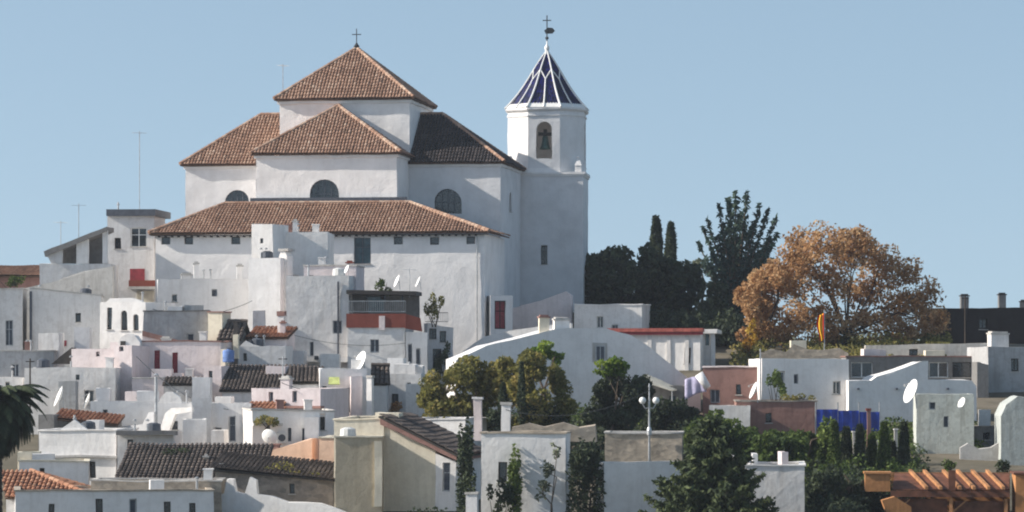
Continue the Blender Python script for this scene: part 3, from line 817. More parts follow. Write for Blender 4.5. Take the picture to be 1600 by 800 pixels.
# ------------------------------------------------------------------ vegetation
def leaves(name, pos, size, mat, parent, rnd, seed=0, aspect=1.6, flat=0.0, kind=None):
    """pos (N,3); rnd (N,); one little rhombic leaf spray (quad) per point"""
    rg = np.random.RandomState(seed)
    n = len(pos); pos = np.asarray(pos, dtype=np.float64)
    a = rg.normal(size=(n, 3)); a[:, 2] *= (1 - flat); a /= np.linalg.norm(a, axis=1)[:, None] + 1e-9
    b = rg.normal(size=(n, 3)); b -= a * (a * b).sum(1)[:, None]; b /= np.linalg.norm(b, axis=1)[:, None] + 1e-9
    s = size * rg.uniform(.6, 1.35, n)[:, None]
    a = a * s * .5 * aspect; b = b * s * .5
    v = np.empty((n, 4, 3)); v[:, 0] = pos - a; v[:, 1] = pos - b * .9; v[:, 2] = pos + a; v[:, 3] = pos + b * .9
    me = bpy.data.meshes.new(name)
    me.vertices.add(n * 4); me.loops.add(n * 4); me.polygons.add(n)
    me.vertices.foreach_set('co', v.reshape(-1).astype(np.float32))
    me.loops.foreach_set('vertex_index', np.arange(n * 4, dtype=np.int32))
    me.polygons.foreach_set('loop_start', np.arange(0, n * 4, 4, dtype=np.int32))
    me.materials.append(mat)
    at = me.attributes.new('rnd', 'FLOAT', 'FACE'); at.data.foreach_set('value', np.clip(rnd, 0, 1).astype(np.float32))
    me.update(calc_edges=True)
    o = bpy.data.objects.new(name, me); COL.objects.link(o); o.parent = parent
    if kind: o['kind'] = kind
    return o
def cloud(rg, c, r, n, shell=0.55):
    d = rg.normal(size=(n, 3)); d /= np.linalg.norm(d, axis=1)[:, None]
    rr = shell + (1 - shell) * rg.uniform(0, 1, n) ** .6
    rr *= 1 + .18 * np.sin(d[:, 0] * 5 + c[0]) * np.cos(d[:, 2] * 4 + c[1])
    return np.asarray(c) + d * rr[:, None] * np.asarray(r)
def tree(name, label, cat, px, pyb, Y, blobs, mat, leaf=.3, dens=1.0, seed=1, trunk_r=.35, bark='bark', sub=6, depth=None, mats=None, group=None, bases=None, fork=.35, sparse=1.5, clr=.42):
    """px,pyb trunk foot; blobs: (px, py, rx, ry) ellipses in photo pixels that outline the crown, given depth here"""
    rg = np.random.RandomState(seed)
    o = bpy.data.objects.new(name, None); COL.objects.link(o)
    x0, _, zf = place(px, pyb, Y); z0 = min(zf, ground(Y)) if pyb > 0 else ground(Y)
    z0 = ground(Y) - .1 if zf > ground(Y) + 3 or zf < ground(Y) else zf
    o.location = (x0, Y, z0); tag(o, label, cat, group)
    ctr = []
    xs = [(b[0] - 800) * K * Y - x0 for b in blobs]
    span = max(abs(x) for x in xs) + 1e-3
    D = depth if depth is not None else span * .8
    P_, Rn, cen = [], [], []
    for bi, b in enumerate(blobs):
        c = np.array([(b[0] - 800) * K * Y - x0, 0, (HY - b[1]) * K * Y - z0]); r = np.array([b[2], 0, b[3]]) * K * Y; r[1] = (r[0] + r[2]) / 2
        yoff = rg.uniform(-1, 1) * D * math.sqrt(max(0, 1 - (c[0] / span) ** 2)) * .7 if bi else 0
        c[1] = yoff; cen.append(c)
        for k in range(sub):
            dd = rg.normal(size=3); dd /= np.linalg.norm(dd)
            cc = c + dd * r * rg.uniform(.25, .85)
            rs_ = r * rg.uniform(.32, .56)
            area = 4 * math.pi * ((rs_[0] * rs_[2] + rs_[0] * rs_[1] + rs_[1] * rs_[2]) / 3)
            n = int(dens * area / (leaf * leaf) * sparse)
            P_.append(cloud(rg, cc, rs_, n)); tone = rg.normal(.5, .17)
            Rn.append(rg.normal(tone, .17, n))
            if k == 0: ctr.append(cc)
            elif k < 3: ctr.append(cc)
    P_ = np.concatenate(P_); Rn = np.concatenate(Rn)
    # trunk and limbs
    tk = MB(); top = min(c[2] for c in cen) ; hf = max(.8, top * fork) if top > 1 else .8
    lean = cen[0][0] * .2
    base = Vector((0, 0, -.4)); forkp = Vector((lean * .5, 0, hf))
    tk.path([base, Vector((lean * .2, .05, hf * .5)), forkp], trunk_r * 1.25, trunk_r, 8)
    for i, c in enumerate(cen):
        c = Vector(c); mid = forkp.lerp(c, .5) + Vector((rg.uniform(-.9, .9), rg.uniform(-.8, .8), rg.uniform(.1, 1.3)))
        r0 = trunk_r * rg.uniform(.4, .6) * min(1, 2.4 / math.sqrt(len(cen)))
        tk.path([forkp, mid, c], r0, r0 * .35, 6)
        for q in ctr[i * 3:(i + 1) * 3]:
            q = Vector(q); tk.path([mid.lerp(c, .6), (mid.lerp(c, .6) + q) / 2 + Vector((0, 0, .2)), q], r0 * .38, r0 * .1, 4)
    tk.build('trunk', M[bark], o)
    leaves('crown', P_, leaf, M[mat], o, Rn, seed)
    return o
def cypress(label, px, pyt, pyb, Y, wpx, mat='lf_dark', seed=0, leaf=.16, name='cypress_tree', cat='cypress', group=None, n=2600):
    rg = np.random.RandomState(seed + 50)
    o = bpy.data.objects.new(name, None); COL.objects.link(o)
    x0, _, zb_ = place(px, pyb, Y); o.location = (x0, Y, zb_); tag(o, label, cat, group)
    h = (pyb - pyt) * K * Y; w2 = wpx * K * Y / 2
    t = rg.uniform(0, 1, n) ** .9
    a = rg.uniform(0, 2 * math.pi, n)
    r = w2 * np.minimum(1, (t * 7) ** .5) * np.clip(1.04 - t, 0, 1) ** .55 * (.75 + .3 * rg.uniform(0, 1, n)) * (1 + .22 * np.sin(a * 3 + t * 9))
    pos = np.stack([r * np.cos(a), r * np.sin(a), .03 * h + t * h * .97], 1)
    MB().tube((0, 0, -1.2), (0, 0, h * .9), max(.08, w2 * .16), .03, 6).build('trunk', M['bark_dark'], o)
    leaves('crown', pos, leaf, M[mat], o, rg.normal(.5, .22, n) + .12 * np.sin(a * 4), seed, aspect=2.2)
    return o
def plume(label, px, pyb, Y, tips, mat, seed=2, leaf=.28, name='eucalyptus_tree', cat='tree'):
    """tree of upswept foliage plumes: tips (px, py, width px)"""
    rg = np.random.RandomState(seed)
    o = bpy.data.objects.new(name, None); COL.objects.link(o)
    x0, _, zb_ = place(px, pyb, Y); zg = ground(Y); o.location = (x0, Y, zg); tag(o, label, cat)
    s = K * Y; tk = MB(); hT = (HY - pyb) * s - zg
    tk.path([(0, 0, -.3), (.2, 0, hT * .35), (0, 0, hT * .7)], .55, .4, 8)
    P_, Rn = [], []
    for (tx, ty, wd) in tips:
        tip = Vector(((tx - 800) * s - x0, rg.uniform(-1, 1) * 3.0, (HY - ty) * s - zg))
        root = Vector((tip.x * .22, tip.y * .3, max(hT * .45, tip.z * .42)))
        tk.path([(0, 0, hT * .4), root, root.lerp(tip, .5), tip - Vector((0, 0, .3))], .22, .03, 5)
        L = (tip - root).length; n = int(L * wd * s * 26 / (leaf / .28) ** 2)
        t = rg.uniform(0, 1, n); wv = wd * s * .5 * (np.sin(np.pi * np.clip(t * .93 + .05, 0, 1)) ** .6)
        c = np.array(root)[None] + (np.array(tip) - np.array(root))[None] * t[:, None]
        d = rg.normal(size=(n, 3)); d /= np.linalg.norm(d, axis=1)[:, None]
        P_.append(c + d * (wv * rg.uniform(.3, 1.1, n))[:, None] * np.array([1, 1, .9])); Rn.append(rg.normal(rg.normal(.5, .17), .18, n))
    tk.build('trunk', M['bark'], o)
    leaves('crown', np.concatenate(P_), leaf, M[mat], o, np.concatenate(Rn), seed, aspect=2.3)
    return o
def conifer(label, px, pyt, pyb, Y, wpx, mat='lf_dark', seed=4, tiers=15, leaf=.17):
    rg = np.random.RandomState(seed)
    o = bpy.data.objects.new('conifer_tree', None); COL.objects.link(o)
    x0, _, zb_ = place(px, pyb, Y); o.location = (x0, Y, zb_); tag(o, label, 'conifer')
    h = (pyb - pyt) * K * Y; w2 = wpx * K * Y / 2
    tk = MB(); tk.path([(0, 0, -2), (0, 0, h * .5), (0.1, 0, h)], .28, .03, 7)
    P_, Rn = [], []
    for i in range(tiers):
        t = i / (tiers - 1); z = h * (.02 + .93 * t); rr = w2 * (1.02 - t) ** .8 + .25
        for k in range(max(5, int(13 - 7 * t))):
            an = rg.uniform(0, 2 * math.pi); L = rr * rg.uniform(.7, 1.15); up = rg.uniform(.1, .42)
            d = np.array([math.cos(an), math.sin(an), up])
            tk.tube((0, 0, z), tuple(np.array([0, 0, z]) + d * L), .05, .012, 4)
            n = int(70 * L + 16); q = rg.uniform(.12, 1.05, n)
            c = np.array([0, 0, z])[None] + d[None] * (L * q)[:, None]
            c[:, 2] += .10 * L * q ** 2
            j = rg.normal(size=(n, 3)) * (.20 * np.sin(np.pi * np.clip(q, .1, .95)) + .06)[:, None]; j[:, 2] *= .55
            P_.append(c + j); Rn.append(rg.normal(rg.normal(.45, .12), .18, n) + (q > .85) * .12)
    tk.build('trunk', M['bark_dark'], o)
    leaves('crown', np.concatenate(P_), leaf, M[mat], o, np.concatenate(Rn), seed, aspect=2.4)
def palm(label, px, pyc, Y, nf=46, L=3.4, seed=5, mat='lf_dark', trunk=.32):
    rg = random.Random(seed)
    o = bpy.data.objects.new('palm_tree', None); COL.objects.link(o)
    x0, _, zc = place(px, pyc, Y); zg = ground(Y); o.location = (x0, Y, zg); tag(o, label, 'palm'); H_ = zc - zg
    tk = MB(); k = 22
    for i in range(k): tk.tube((0, 0, -.4 + (H_ + .4) * i / k), (0, 0, -.4 + (H_ + .4) * (i + 1) / k), trunk * 1.12, trunk * .94, 10)
    tk.build('trunk', M['bark_dark'], o)
    skirt = MB()
    for j in range(nf):
        an = rg.uniform(0, 6.283); el = R(rg.uniform(-85, 60)) if j > 8 else R(rg.uniform(50, 85))
        dx, dy = math.cos(an), math.sin(an); Lf = L * rg.uniform(.8, 1.1)
        pts = []; p = Vector((dx * .2, dy * .2, H_ + .1)); n = 9; e = el
        for i in range(n + 1):
            pts.append(p.copy()); p = p + Vector((dx * math.cos(e), dy * math.cos(e), math.sin(e))) * (Lf / n); e -= R(9 + 5 * i / n)
            e = max(e, R(-88))
        m = MB(); m.cur = rg.uniform(.1, .9) if el > R(-20) else rg.uniform(0, .3)
        base = m.cur
        m.path(pts, .035, .01, 4)
        side = Vector((-dy, dx, 0))
        for i in range(1, n * 3):
            t = i / (n * 3); a = pts[min(n - 1, int(t * n))].lerp(pts[min(n, int(t * n) + 1)], (t * n) % 1)
            tan = (pts[min(n, int(t * n) + 1)] - pts[min(n - 1, int(t * n))]).normalized(); ll = .75 * math.sin(math.pi * min(.96, t * .85 + .12)) * L / 3.4
            for s_ in (-1, 1):
                m.cur = min(1, max(0, base + rg.uniform(-.15, .15)))
                q = a + (side * s_ * .75 + tan * .6 + Vector((0, 0, -.35))).normalized() * ll
                wv = tan * .10
                m.poly([a - wv, q, a + wv])
        m.build('frond', M[mat], o, rnd=True)
def shrub(name, label, cat, px0, px1, pyt, pyb, Y, mat='lf_green', leaf=.16, seed=1, depth=.8, n=None, group=None, kind=None, droop=0):
    rg = np.random.RandomState(seed)
    x0, _, zb_ = place((px0 + px1) / 2, pyb, Y); s = K * Y
    w2 = (px1 - px0) * s / 2; h = (pyb - pyt) * s
    o = bpy.data.objects.new(name, None); COL.objects.link(o); o.location = (x0, Y, zb_); tag(o, label, cat, group)
    P_, Rn = [], []
    k = max(6, int(w2 * h * 2.6))
    for i in range(k):
        c = np.array([rg.uniform(-.75, .75) * w2, rg.uniform(-.5, .5) * depth, rg.uniform(.15, .82) * h]); r = np.array([max(.3, w2 * .34), depth * .5, max(.3, h * .26)]) * rg.uniform(.6, 1.1)
        m = n or int(4 * math.pi * r[0] * r[2] / leaf ** 2 * 1.0)
        P_.append(cloud(rg, c, r, m, .4)); Rn.append(rg.normal(rg.normal(.5, .16), .17, m))
    st = MB()
    for i in range(5): st.tube((rg.uniform(-.3, .3) * w2, 0, -.3), (rg.uniform(-.7, .7) * w2, rg.uniform(-.2, .2), h * rg.uniform(.4, .7)), .04, .015, 5)
    st.build('stems', M['bark_dark'], o)
    leaves('foliage', np.concatenate(P_), leaf, M[mat], o, np.concatenate(Rn), seed)
    return o

# ------------------------------------------------------------------ upper left: houses beside the church
def h_mat(f): return f
f = house('tall white house with flat grey roof slab and square window left of the church', 168, 241, 333, 292, 5, 5, 'white_old', [(204, 229, 356, 386, 'white'), (179, 189, 372, 389, 'dark')], roof='flat', parapet=0)
pbox(f, 'roof_slab', 'lead', 166, 243, 327, 337, -.5, 6.4)
a = pbox(f, 'balcony_floor', 'concrete', 200, 243, 448, 452, -.9, -.01)
pbox(f, 'balcony_door', 'shutter', 203, 226, 420, 447.5, -.06, -.005)
pbox(f, 'balcony_rail', 'redbrick', 201, 243, 438, 447.5, -.9, -.8)
pbox(f, 'lower_wall', 'cream', 214, 240, 455, 520, -.12, -.004)
f = Fr('porch_house', 'low house with dark open porch under sloping roof, left of slab roofed house', 'house', 120, 284)
prism(f, 'wall', 'white_old', [(62, 412), (172, 412), (172, 560), (62, 560)], 0, 6)
prism(f, 'pier', 'white', [(119, 380), (138, 372), (138, 411.5), (119, 411.5)], 0, .5)
prism(f, 'pier', 'white_old', [(74, 398), (97, 390), (97, 411.5), (80, 411.5)], 0, .5)
prism(f, 'pier', 'white', [(160, 362), (168, 359), (168, 411.5), (160, 411.5)], 0, .5)
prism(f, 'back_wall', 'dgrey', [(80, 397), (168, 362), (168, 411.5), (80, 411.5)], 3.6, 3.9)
prism(f, 'porch_roof', 'dgrey', [(68, 393), (167, 353), (167, 360), (70, 401)], -.4, 4.6)
house('far left house with pinkish clay tile roof sloping to the viewer', -40, 82, 433, 290, 4, 6, 'brick', roof='shed', rise=.9, over=.4)
shrub('climbing_plant', 'dark green plant growing under the far left tile eave', 'shrub', -10, 45, 430, 452, 287, 'lf_green', seed=3)
f = Fr('garden_wall', 'pale sloping garden wall above the big shaded walls at far left', 'wall', 80, 279, 8)
prism(f, 'wall', 'concrete', [(-40, 468), (30, 452), (85, 440), (130, 424), (176, 416), (176, 560), (-40, 560)], 0, .6)
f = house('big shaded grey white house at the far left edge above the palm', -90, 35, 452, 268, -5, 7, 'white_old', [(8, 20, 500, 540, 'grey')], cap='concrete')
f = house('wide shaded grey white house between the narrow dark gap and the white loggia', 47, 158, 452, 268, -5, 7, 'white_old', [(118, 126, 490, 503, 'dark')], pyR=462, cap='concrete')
pbox(f, 'drainpipe', 'lead', 46, 50, 455, 555, -.18, -.02)
pbox(f, 'shutter', 'shutter', 98, 104, 532, 541, -.08, -.01)
f = house('bright white loggia house with three narrow arched openings', 156, 228, 472, 260, 16, 6, 'white', [(167, 175, 480, 514, 'dark'), (189, 199, 484, 516, 'dark', True), (208, 217, 490, 516, 'dark', True)])
prism(f, 'curved_parapet', 'white', [(164, 472.5), (172, 466), (205, 466), (218, 469), (226, 472.5)], .02, .3)
f = house('shaded white house below the left end of the church with two thin bright chimneys', 246, 389, 436, 277, -6, 6, 'white', [(330, 339, 452, 464, 'grey')], chim=[(303, 311, 411, 1, 2, 'white'), (370, 379, 414, 1, 2, 'white'), (283, 300, 428, 2, 1.2, 'white_old')])
f = house('tall narrow white turret house in front of the church annex', 393, 426, 350, 273, 14, 4, 'white', [(406, 411, 372, 380, 'dark')], parapet=.2)
f = house('bright white block at the foot of the tall turret', 388, 438, 403, 270.5, 14, 2.2, 'white', parapet=.2)
f = house('pale white stair house right of the turret with one slim chimney', 427, 512, 363, 276, 3, 5, 'white', [(429, 434, 378, 386, 'dark')], chim=[(457, 464, 345, 1, 1.6, 'white')])
f = Fr('buttress_chimney', 'tall bright chimney breast standing against the stair house', 'chimney', 442, 271, 22)
prism(f, 'stack', 'white', [(436, 400), (439, 393), (445, 393), (448, 400), (448, 560), (434, 560)], 0, 1.1)
pbox(f, 'cap', 'concrete', 434.5, 449.5, 389, 392.6, -.1, 1.2)
# middle: terrace house
f = house('pinkish roof room with tiny window above the large grey wall', 474, 556, 416, 266, 5, 5, 'pink', [(480, 489, 430, 447, 'dark')], cap='concrete', chim=[(541, 551, 409, .6, 1, 'white', 'redbrick')])
f = house('large weathered grey white house wall in the middle of the village', 447, 545, 430, 262.5, 3, 6, 'white_old', [(484, 490, 534, 556, 'grey')], cap=None)
pbox(f, 'drainpipe', 'lead', 527, 529.5, 440, 560, -.16, -.02)
pbox(f, 'lower_ledge', 'white', 440, 560, 559, 566, -.7, -.01)
pbox(f, 'wall_lamp', 'iron', 491, 497, 556, 562, -1.0, -.71)
f = house('rendered terrace house with a dark red brick parapet and covered roof terrace', 543, 632, 511, 261, 4, 7, 'white_old', parapet=0)
tf = f
prism(f, 'brick_parapet', 'redbrick', [(541, 490), (634, 490), (634, 512), (541, 512)], -.12, .16)
prism(f, 'brick_pier', 'pink', [(592, 494), (601, 494), (601, 516), (592, 516)], -.2, -.125)
railing(f, 543, 634, 470, 487.5, .05, 'metal')
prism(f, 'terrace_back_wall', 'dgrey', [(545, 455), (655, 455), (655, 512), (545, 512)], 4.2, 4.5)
prism(f, 'terrace_roof', 'dark', [(541, 453), (650, 455), (650, 461), (541, 459)], .4, 5)
for q in (545, 572, 600, 628): pbox(f, 'post', 'iron', q, q + 2.2, 461.5, 487, .5, .62)
pbox(f, 'terrace_door', 'teal', 575, 600, 464, 500, 4.1, 4.19)
f = house('angled white corner wing of the terrace house with two tall narrow shuttered windows', 634, 668, 520, 261.4, -14, 7, 'white', [(637.5, 644, 538, 575, 'grey'), (650, 657, 545, 570, 'grey')], parapet=0)
prism(f, 'brick_parapet', 'redbrick', [(633, 490), (657, 497), (660, 518), (633, 513)], -.12, .16)
f = house('narrow white house with two dark square openings and plants on its balcony', 668, 708, 505, 265, -4, 6, 'white_old', [(671, 682, 513, 530, 'dark'), (687, 697, 517, 535, 'dark'), (676, 690, 545, 575, 'dark')], pyR=512)
railing(f, 664, 700, 488, 503, -.5, 'iron')
shrub('balcony_plant', 'green potted plants along the balcony of the narrow white house', 'plant', 658, 698, 458, 505, 263.5, 'lf_olive', seed=8, leaf=.14)
shrub('roof_plant', 'leafy green plant on the covered terrace beside the satellite dishes', 'plant', 585, 612, 430, 462, 264, 'lf_green', seed=9, leaf=.12)
shrub('hanging_plant', 'dark green creeper hanging below the narrow white house balcony', 'plant', 676, 704, 535, 585, 262.5, 'lf_dark', seed=10, leaf=.14)
dish('white dish standing left on the pink roof room', 543, 421, 262, 7, 22)
dish('white dish above the left half of the covered terrace roof', 622, 440, 262, 10, 15)
dish('white dish above the right end of the covered terrace roof', 655, 441, 263, 9, 10)
antenna('thin antenna on the terrace roof between the two dishes', 640, 418, 452, 264)
antenna('tall antenna on the slab roofed house at upper left', 218, 205, 330, 294, 6, 20)
antenna('thin antenna rising behind the left arm of the church roof', 442, 100, 165, 305, 5, 60)
antenna('thin antenna on the dark porch roof at far left', 123, 318, 375, 286, 5, 10)
antenna('short antenna on the left porch roof corner', 95, 345, 388, 286, 4, 50)

# ------------------------------------------------------------------ left middle
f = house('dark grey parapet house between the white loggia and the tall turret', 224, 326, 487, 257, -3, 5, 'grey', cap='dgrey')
f = house('small cream block on the right end of the dark grey parapet', 325, 347, 489, 256, 14, 2, 'cream', cap='brick')
f = house('little dark roofed hut right of the cream block', 346, 372, 530, 255, 6, 4, 'rubble', roof='gable', rise=1.1, tile='tile_dark', chim=[(362, 370, 520, .4, .9, 'cream', 'dark')])
f = house('small house with dark red tile roof below the tall white block', 388, 447, 530, 257, 6, 4, 'pink', [(402, 410, 536, 550, 'dark')], roof='shed', rise=.75, tile='tile_red', over=.2, chim=[(437, 445, 503, 1.2, 1.4, 'pink', 'brick')])
f = house('whitish rendered shed under the small red tile roof', 372, 446, 541, 254, 4, 4, 'white_old', [(380, 386, 552, 564, 'dark')])
prism(f, 'curved_parapet', 'white', [(374, 541.5), (384, 532), (396, 538), (408, 541.5)], .02, .3)
f = house('pinkish white house with three crimson shutters and a sloping tile edge', 205, 345, 534, 250, 4, 6, 'pink', [(213, 222.5, 541, 580, 'shutter'), (241, 250, 547, 584, 'shutter'), (269, 277.5, 551, 586, 'shutter')], cap='brick', chim=[(252, 266, 528, 1.0, 1.6, 'white'), (315, 323, 545, 1, 1.2, 'white', 'brick')])
f = Fr('tiled_wall', 'sloping red brown tile capped wall below the dark grey parapet', 'wall', 270, 252, 2)
prism(f, 'wall', 'pink', [(222, 524), (312, 548), (312, 570), (222, 570)], 0, .3)
prism(f, 'tile_capping', 'brick', [(222, 517), (314, 543), (314, 550), (222, 525)], -.15, .45)
f = house('sunlit white gable end beside the first crimson shutter', 178, 206, 540, 248, 22, 5, 'pink', [(186, 193, 541.5, 549, 'grey')], parapet=.2)
f = house('low pinkish wall house under the crimson shutters', 206, 345, 592, 246, 2, 3, 'pink', [(262, 274, 598, 612, 'dark'), (292, 316, 596, 612, 'dark')], cap='concrete')
f = house('house with a wide blackened tile roof in the left middle', 347, 466, 612, 243, 2, 5, 'white_old', roof='shed', rise=1.65, tile='tile_dark', over=.2)
f = house('low house with short blackened tile roof beside the blue shaded house', 452, 502, 600, 241, -2, 4, 'white_old', roof='shed', rise=1.0, tile='tile_dark', over=.15)
o = Fr('water_barrel', 'blue plastic water barrel beside the blackened tile roof', 'barrel', 357, 247, z=(HY - 566) * K * 247)
MB().lathe([(0, 0), (.38, 0), (.42, .1), (.40, .3), (.43, .35), (.40, .4), (.42, .75), (.34, .86), (.12, .88), (.12, .95), (0, .95)], 14).build('barrel_body', M['cloth_blue'], o.root, smooth=True)
MB().lathe([(.13, .95), (.13, 1.0), (0, 1.0)], 10).build('lid', M['dark'], o.root)
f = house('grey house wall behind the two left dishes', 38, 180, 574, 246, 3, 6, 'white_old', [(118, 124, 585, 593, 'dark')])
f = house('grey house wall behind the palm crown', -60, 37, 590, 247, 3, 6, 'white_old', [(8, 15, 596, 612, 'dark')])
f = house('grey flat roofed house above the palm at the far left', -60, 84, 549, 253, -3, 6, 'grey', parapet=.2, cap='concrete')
f = Fr('dark_wedge', 'dark sloping roof wedge left of the beige roof room', 'roof', 98, 251)
prism(f, 'wedge', 'deck_dark', [(80, 569), (95, 556), (112, 543), (113, 569)], 0, 2.5)
f = house('beige roof room above the grey house wall', 112, 180, 545, 250, 14, 4, 'pink', [(150, 156, 549, 556, 'dark')])
dish('large white dish left on the grey wall beside the palm', 95, 621, 241, 17, 14)
dish('smaller white dish right of the large one on the grey wall', 138, 628, 241, 14, 10)
f = house('long white house behind the tiled lean-to in the left foreground', 141, 246, 627, 236, -3, 6, 'white', [(160, 168, 640, 655, 'grey')], parapet=.4, chim=[(214, 224, 621, 3, .6, 'white')])
f = house('white house with curved parapet and two tall grey shutters', 246, 392, 630, 232, 6, 6, 'white', [(357, 368, 650, 690, 'grey'), (379.5, 389, 648, 690, 'grey')], parapet=.4)
prism(f, 'curved_parapet', 'white', [(248, 630), (252, 620), (260, 613), (270, 613), (280, 620), (284, 630)], .02, .3)
f = Fr('stair_parapet', 'bright white stepped stair parapet in front of the curved parapet house', 'wall', 250, 230, 25)
prism(f, 'wall', 'white', [(244, 690), (258, 646), (268, 638), (300, 637), (300, 644), (274, 648), (258, 690)], 0, .3)
prism(f, 'lower_wall', 'white', [(176, 668), (222, 664), (232, 645), (240, 645), (240, 690), (176, 690)], .05, .3)
f = Fr('metal_flue', 'thin metal flue pipe rising before the curved white parapet', 'flue', 250, 233.5, z=(HY - 650) * K * 231)
MB().tube((0, -2.6, -1), (0, -2.6, 2.6), .11, n=10).build('pipe', M['metal'], f.root)
MB().lathe([(.2, 0), (.22, .05), (.0, .2)], 10, o=(0, -2.6, 2.65)).build('cowl', M['metal'], f.root)
f = house('white house with pinkish wall above a red tiled ledge', 393, 500, 607, 232, 20, 5, 'pink', [(420, 427, 612, 630, 'grey'), (456, 463, 610, 628, 'grey')], chim=[(438, 452, 590, 1, 1.2, 'pink')])
roof_plane(f.root, [f.P(392, 640, -1.0), f.P(446, 641, -1.0), f.P(446, 630, -.02), f.P(392, 629, -.02)], 'tile_red', 'deck', name='tile_ledge')
pbox(f, 'ledge', 'brick', 446, 501, 634, 638, -.6, -.01)
f = house('blue shaded house with grey dish, between the peach wall and red ledge', 394, 522, 642, 226, -10, 6, 'white', [(500, 508, 645, 672, 'dark'), (450, 456, 668, 690, 'grey'), (472, 479, 668, 690, 'grey')], cap='concrete')
pbox(f, 'balcony_slab', 'concrete', 396, 442, 662, 666, -.8, -.01)
shrub('balcony_plant', 'small olive plants on the balcony above the grey dish', 'plant', 398, 436, 648, 663, 224.8, 'lf_olive', seed=12, leaf=.1)
ac_unit(f, 432, 447, 676, 692)
dish('grey dish on the blue shaded wall left of the air conditioner', 420, 684, 223.6, 13, -110)
f = house('blue shaded gabled house with three dark narrow windows', 500, 573, 576, 238, -4, 6, 'white', [(504, 511, 604, 642, 'dark'), (522, 531, 610, 646, 'dark'), (543, 550, 606, 645, 'dark')], parapet=.25)
m = MB(); a = f.P(514, 590, -.02); b = f.P(530, 590, -.02); c = f.P(531, 601, -.7); d = f.P(513, 601, -.7)
m.hexa([a, b, c, d], [(p[0], p[1], p[2] + .04) for p in (a, b, c, d)]).build('awning', M['cloth_green'], f.root)
f = Fr('white_pier', 'slim bright white chimney shaft beside the brown gable', 'chimney', 577, 236, 20)
prism(f, 'shaft', 'white', [(573, 592), (581, 592), (581, 700), (573, 700)], 0, .4)
pbox(f, 'cap', 'concrete', 572, 582, 588, 591.5, -.06, .46)
f = house('little house with a steep dark brown gable right of the large dish', 582, 604, 601, 240, 0, 3, 'white', roof='gable', rise=1.1, tile='tile_dark', over=.15)
dish('largest white dish in the middle, in front of the grey wall', 566, 566, 240, 17, 28)
f = house('pale weathered house with two narrow windows left of the olive trees', 590, 658, 584, 244, 6, 6, 'white_old', [(601, 607, 598, 622, 'dark'), (636, 642, 597, 622, 'dark'), (612, 622, 615, 640, 'dark')])
pbox(f, 'balcony_slab', 'concrete', 605, 632, 643, 647, -.8, -.01)
shrub('flower_pots', 'red brown potted plants on the balcony of the pale weathered house', 'plant', 608, 628, 630, 644, 243.4, 'lf_autumn', seed=13, leaf=.1)

# ------------------------------------------------------------------ lower left foreground
f = house('peach rendered garden house with a sloping top in the lower middle', 392, 488, 712, 222, 12, 3, 'peach', pyR=685, parapet=.15)
f = house('narrow peach pier right of the sloping peach wall', 499, 523, 684, 220, 12, 2.5, 'peach', parapet=.15, cap='cream')
f = house('cream house upper storey behind the tan box', 522, 600, 655, 208.5, 10, 6, 'cream', cap='cream', parapet=.3)
f = house('square tan flat roofed box in front of the cream house', 524, 596, 684, 205, 0, 3.4, 'tan', cap='cream', parapet=.2)
pbox(f, 'pilaster', 'cream', 585, 597, 690, 790, -.14, -.01)
f = Fr('gabled_cream_house', 'cream house with tile verge sloping down right and shadow across its wall', 'house', 640, 208, 12)
prism(f, 'wall', 'cream', [(596, 664), (680, 704), (680, 830), (596, 830)], 0, 7)
prism(f, 'verge', 'brick', [(594, 652), (716, 712), (716, 720), (594, 663)], -.45, 7.3)
a, b, c, d = f.P(718, 713, -.5), f.P(718, 713, 7.4), f.P(592, 650, 7.4), f.P(592, 650, -.5)
b = (a[0], 7.4, a[2]); c = (d[0], 7.4, d[2])
roof_plane(f.root, [a, b, c, d], 'tile_dark', 'deck_dark')
h = (f.U(691), f.U(703), f.Z(768, 0, 697), f.Z(722, 0, 697))
window(f, *h, 0, 'grey')
mb = MB(); ua, ub = f.U(680.1), f.U(712); zz = f.Z(708, 0, 690)
wall(mb, (ua, 0), (ub, 0), (0, 1), -1.5, zz, f.Z(720, 0, 712), [(h[0] - ua, h[1] - ua, h[2], min(h[3], f.Z(721, 0, 712) - .05))])
wall(mb, (ub, 0), (ub, 7), (-1, 0), -1.5, f.Z(720, 0, 712), f.Z(720, 0, 712)); mb.build('end_wall', M['white'], f.root)
f = house('sunlit white wall house behind the sloping tile verge', 640, 727, 656, 228, 16, 5, 'white', cap='white')
f = house('dark weathered tile roof house at the lower left', 186, 404, 752, 212, 2, 6, 'beige', roof='shed', rise=1.9, tile='tile_dark', over=.3, chim=[(318, 325, 712, 3, 1, 'rubble')])
f = house('rough stone farmhouse with a sagging dark tile roof', 336, 521, 735, 209, 3, 6, 'rubble', [(363, 373, 752, 768, 'dark'), (452, 460, 756, 772, 'dark')], pyR=752, roof='shed', rise=.7, tile='tile_dark', over=.35, chim=[(318 + 20, 330 + 20, 726, 1, 1, 'white')])
shrub('roof_weeds', 'dark weeds growing along the ridge of the dark weathered tile roof', 'plant', 240, 330, 700, 716, 216.5, 'lf_dark', seed=16, leaf=.12, depth=1.2, n=70)
shrub('roof_weeds', 'dry weeds growing on the dark roof of the stone farmhouse', 'plant', 395, 520, 722, 748, 210, 'lf_olive', seed=15, leaf=.12, depth=1.2, n=60)
f = Fr('ruined_wall', 'broken white wall stumps in front of the rough stone farmhouse', 'wall', 430, 205, 10)
prism(f, 'wall', 'white', [(336, 830), (338, 776), (350, 770), (354, 748), (364, 748), (368, 768), (382, 772), (390, 745), (400, 750), (402, 772), (425, 776), (450, 784), (500, 786), (540, 800), (560, 830)], 0, .5)
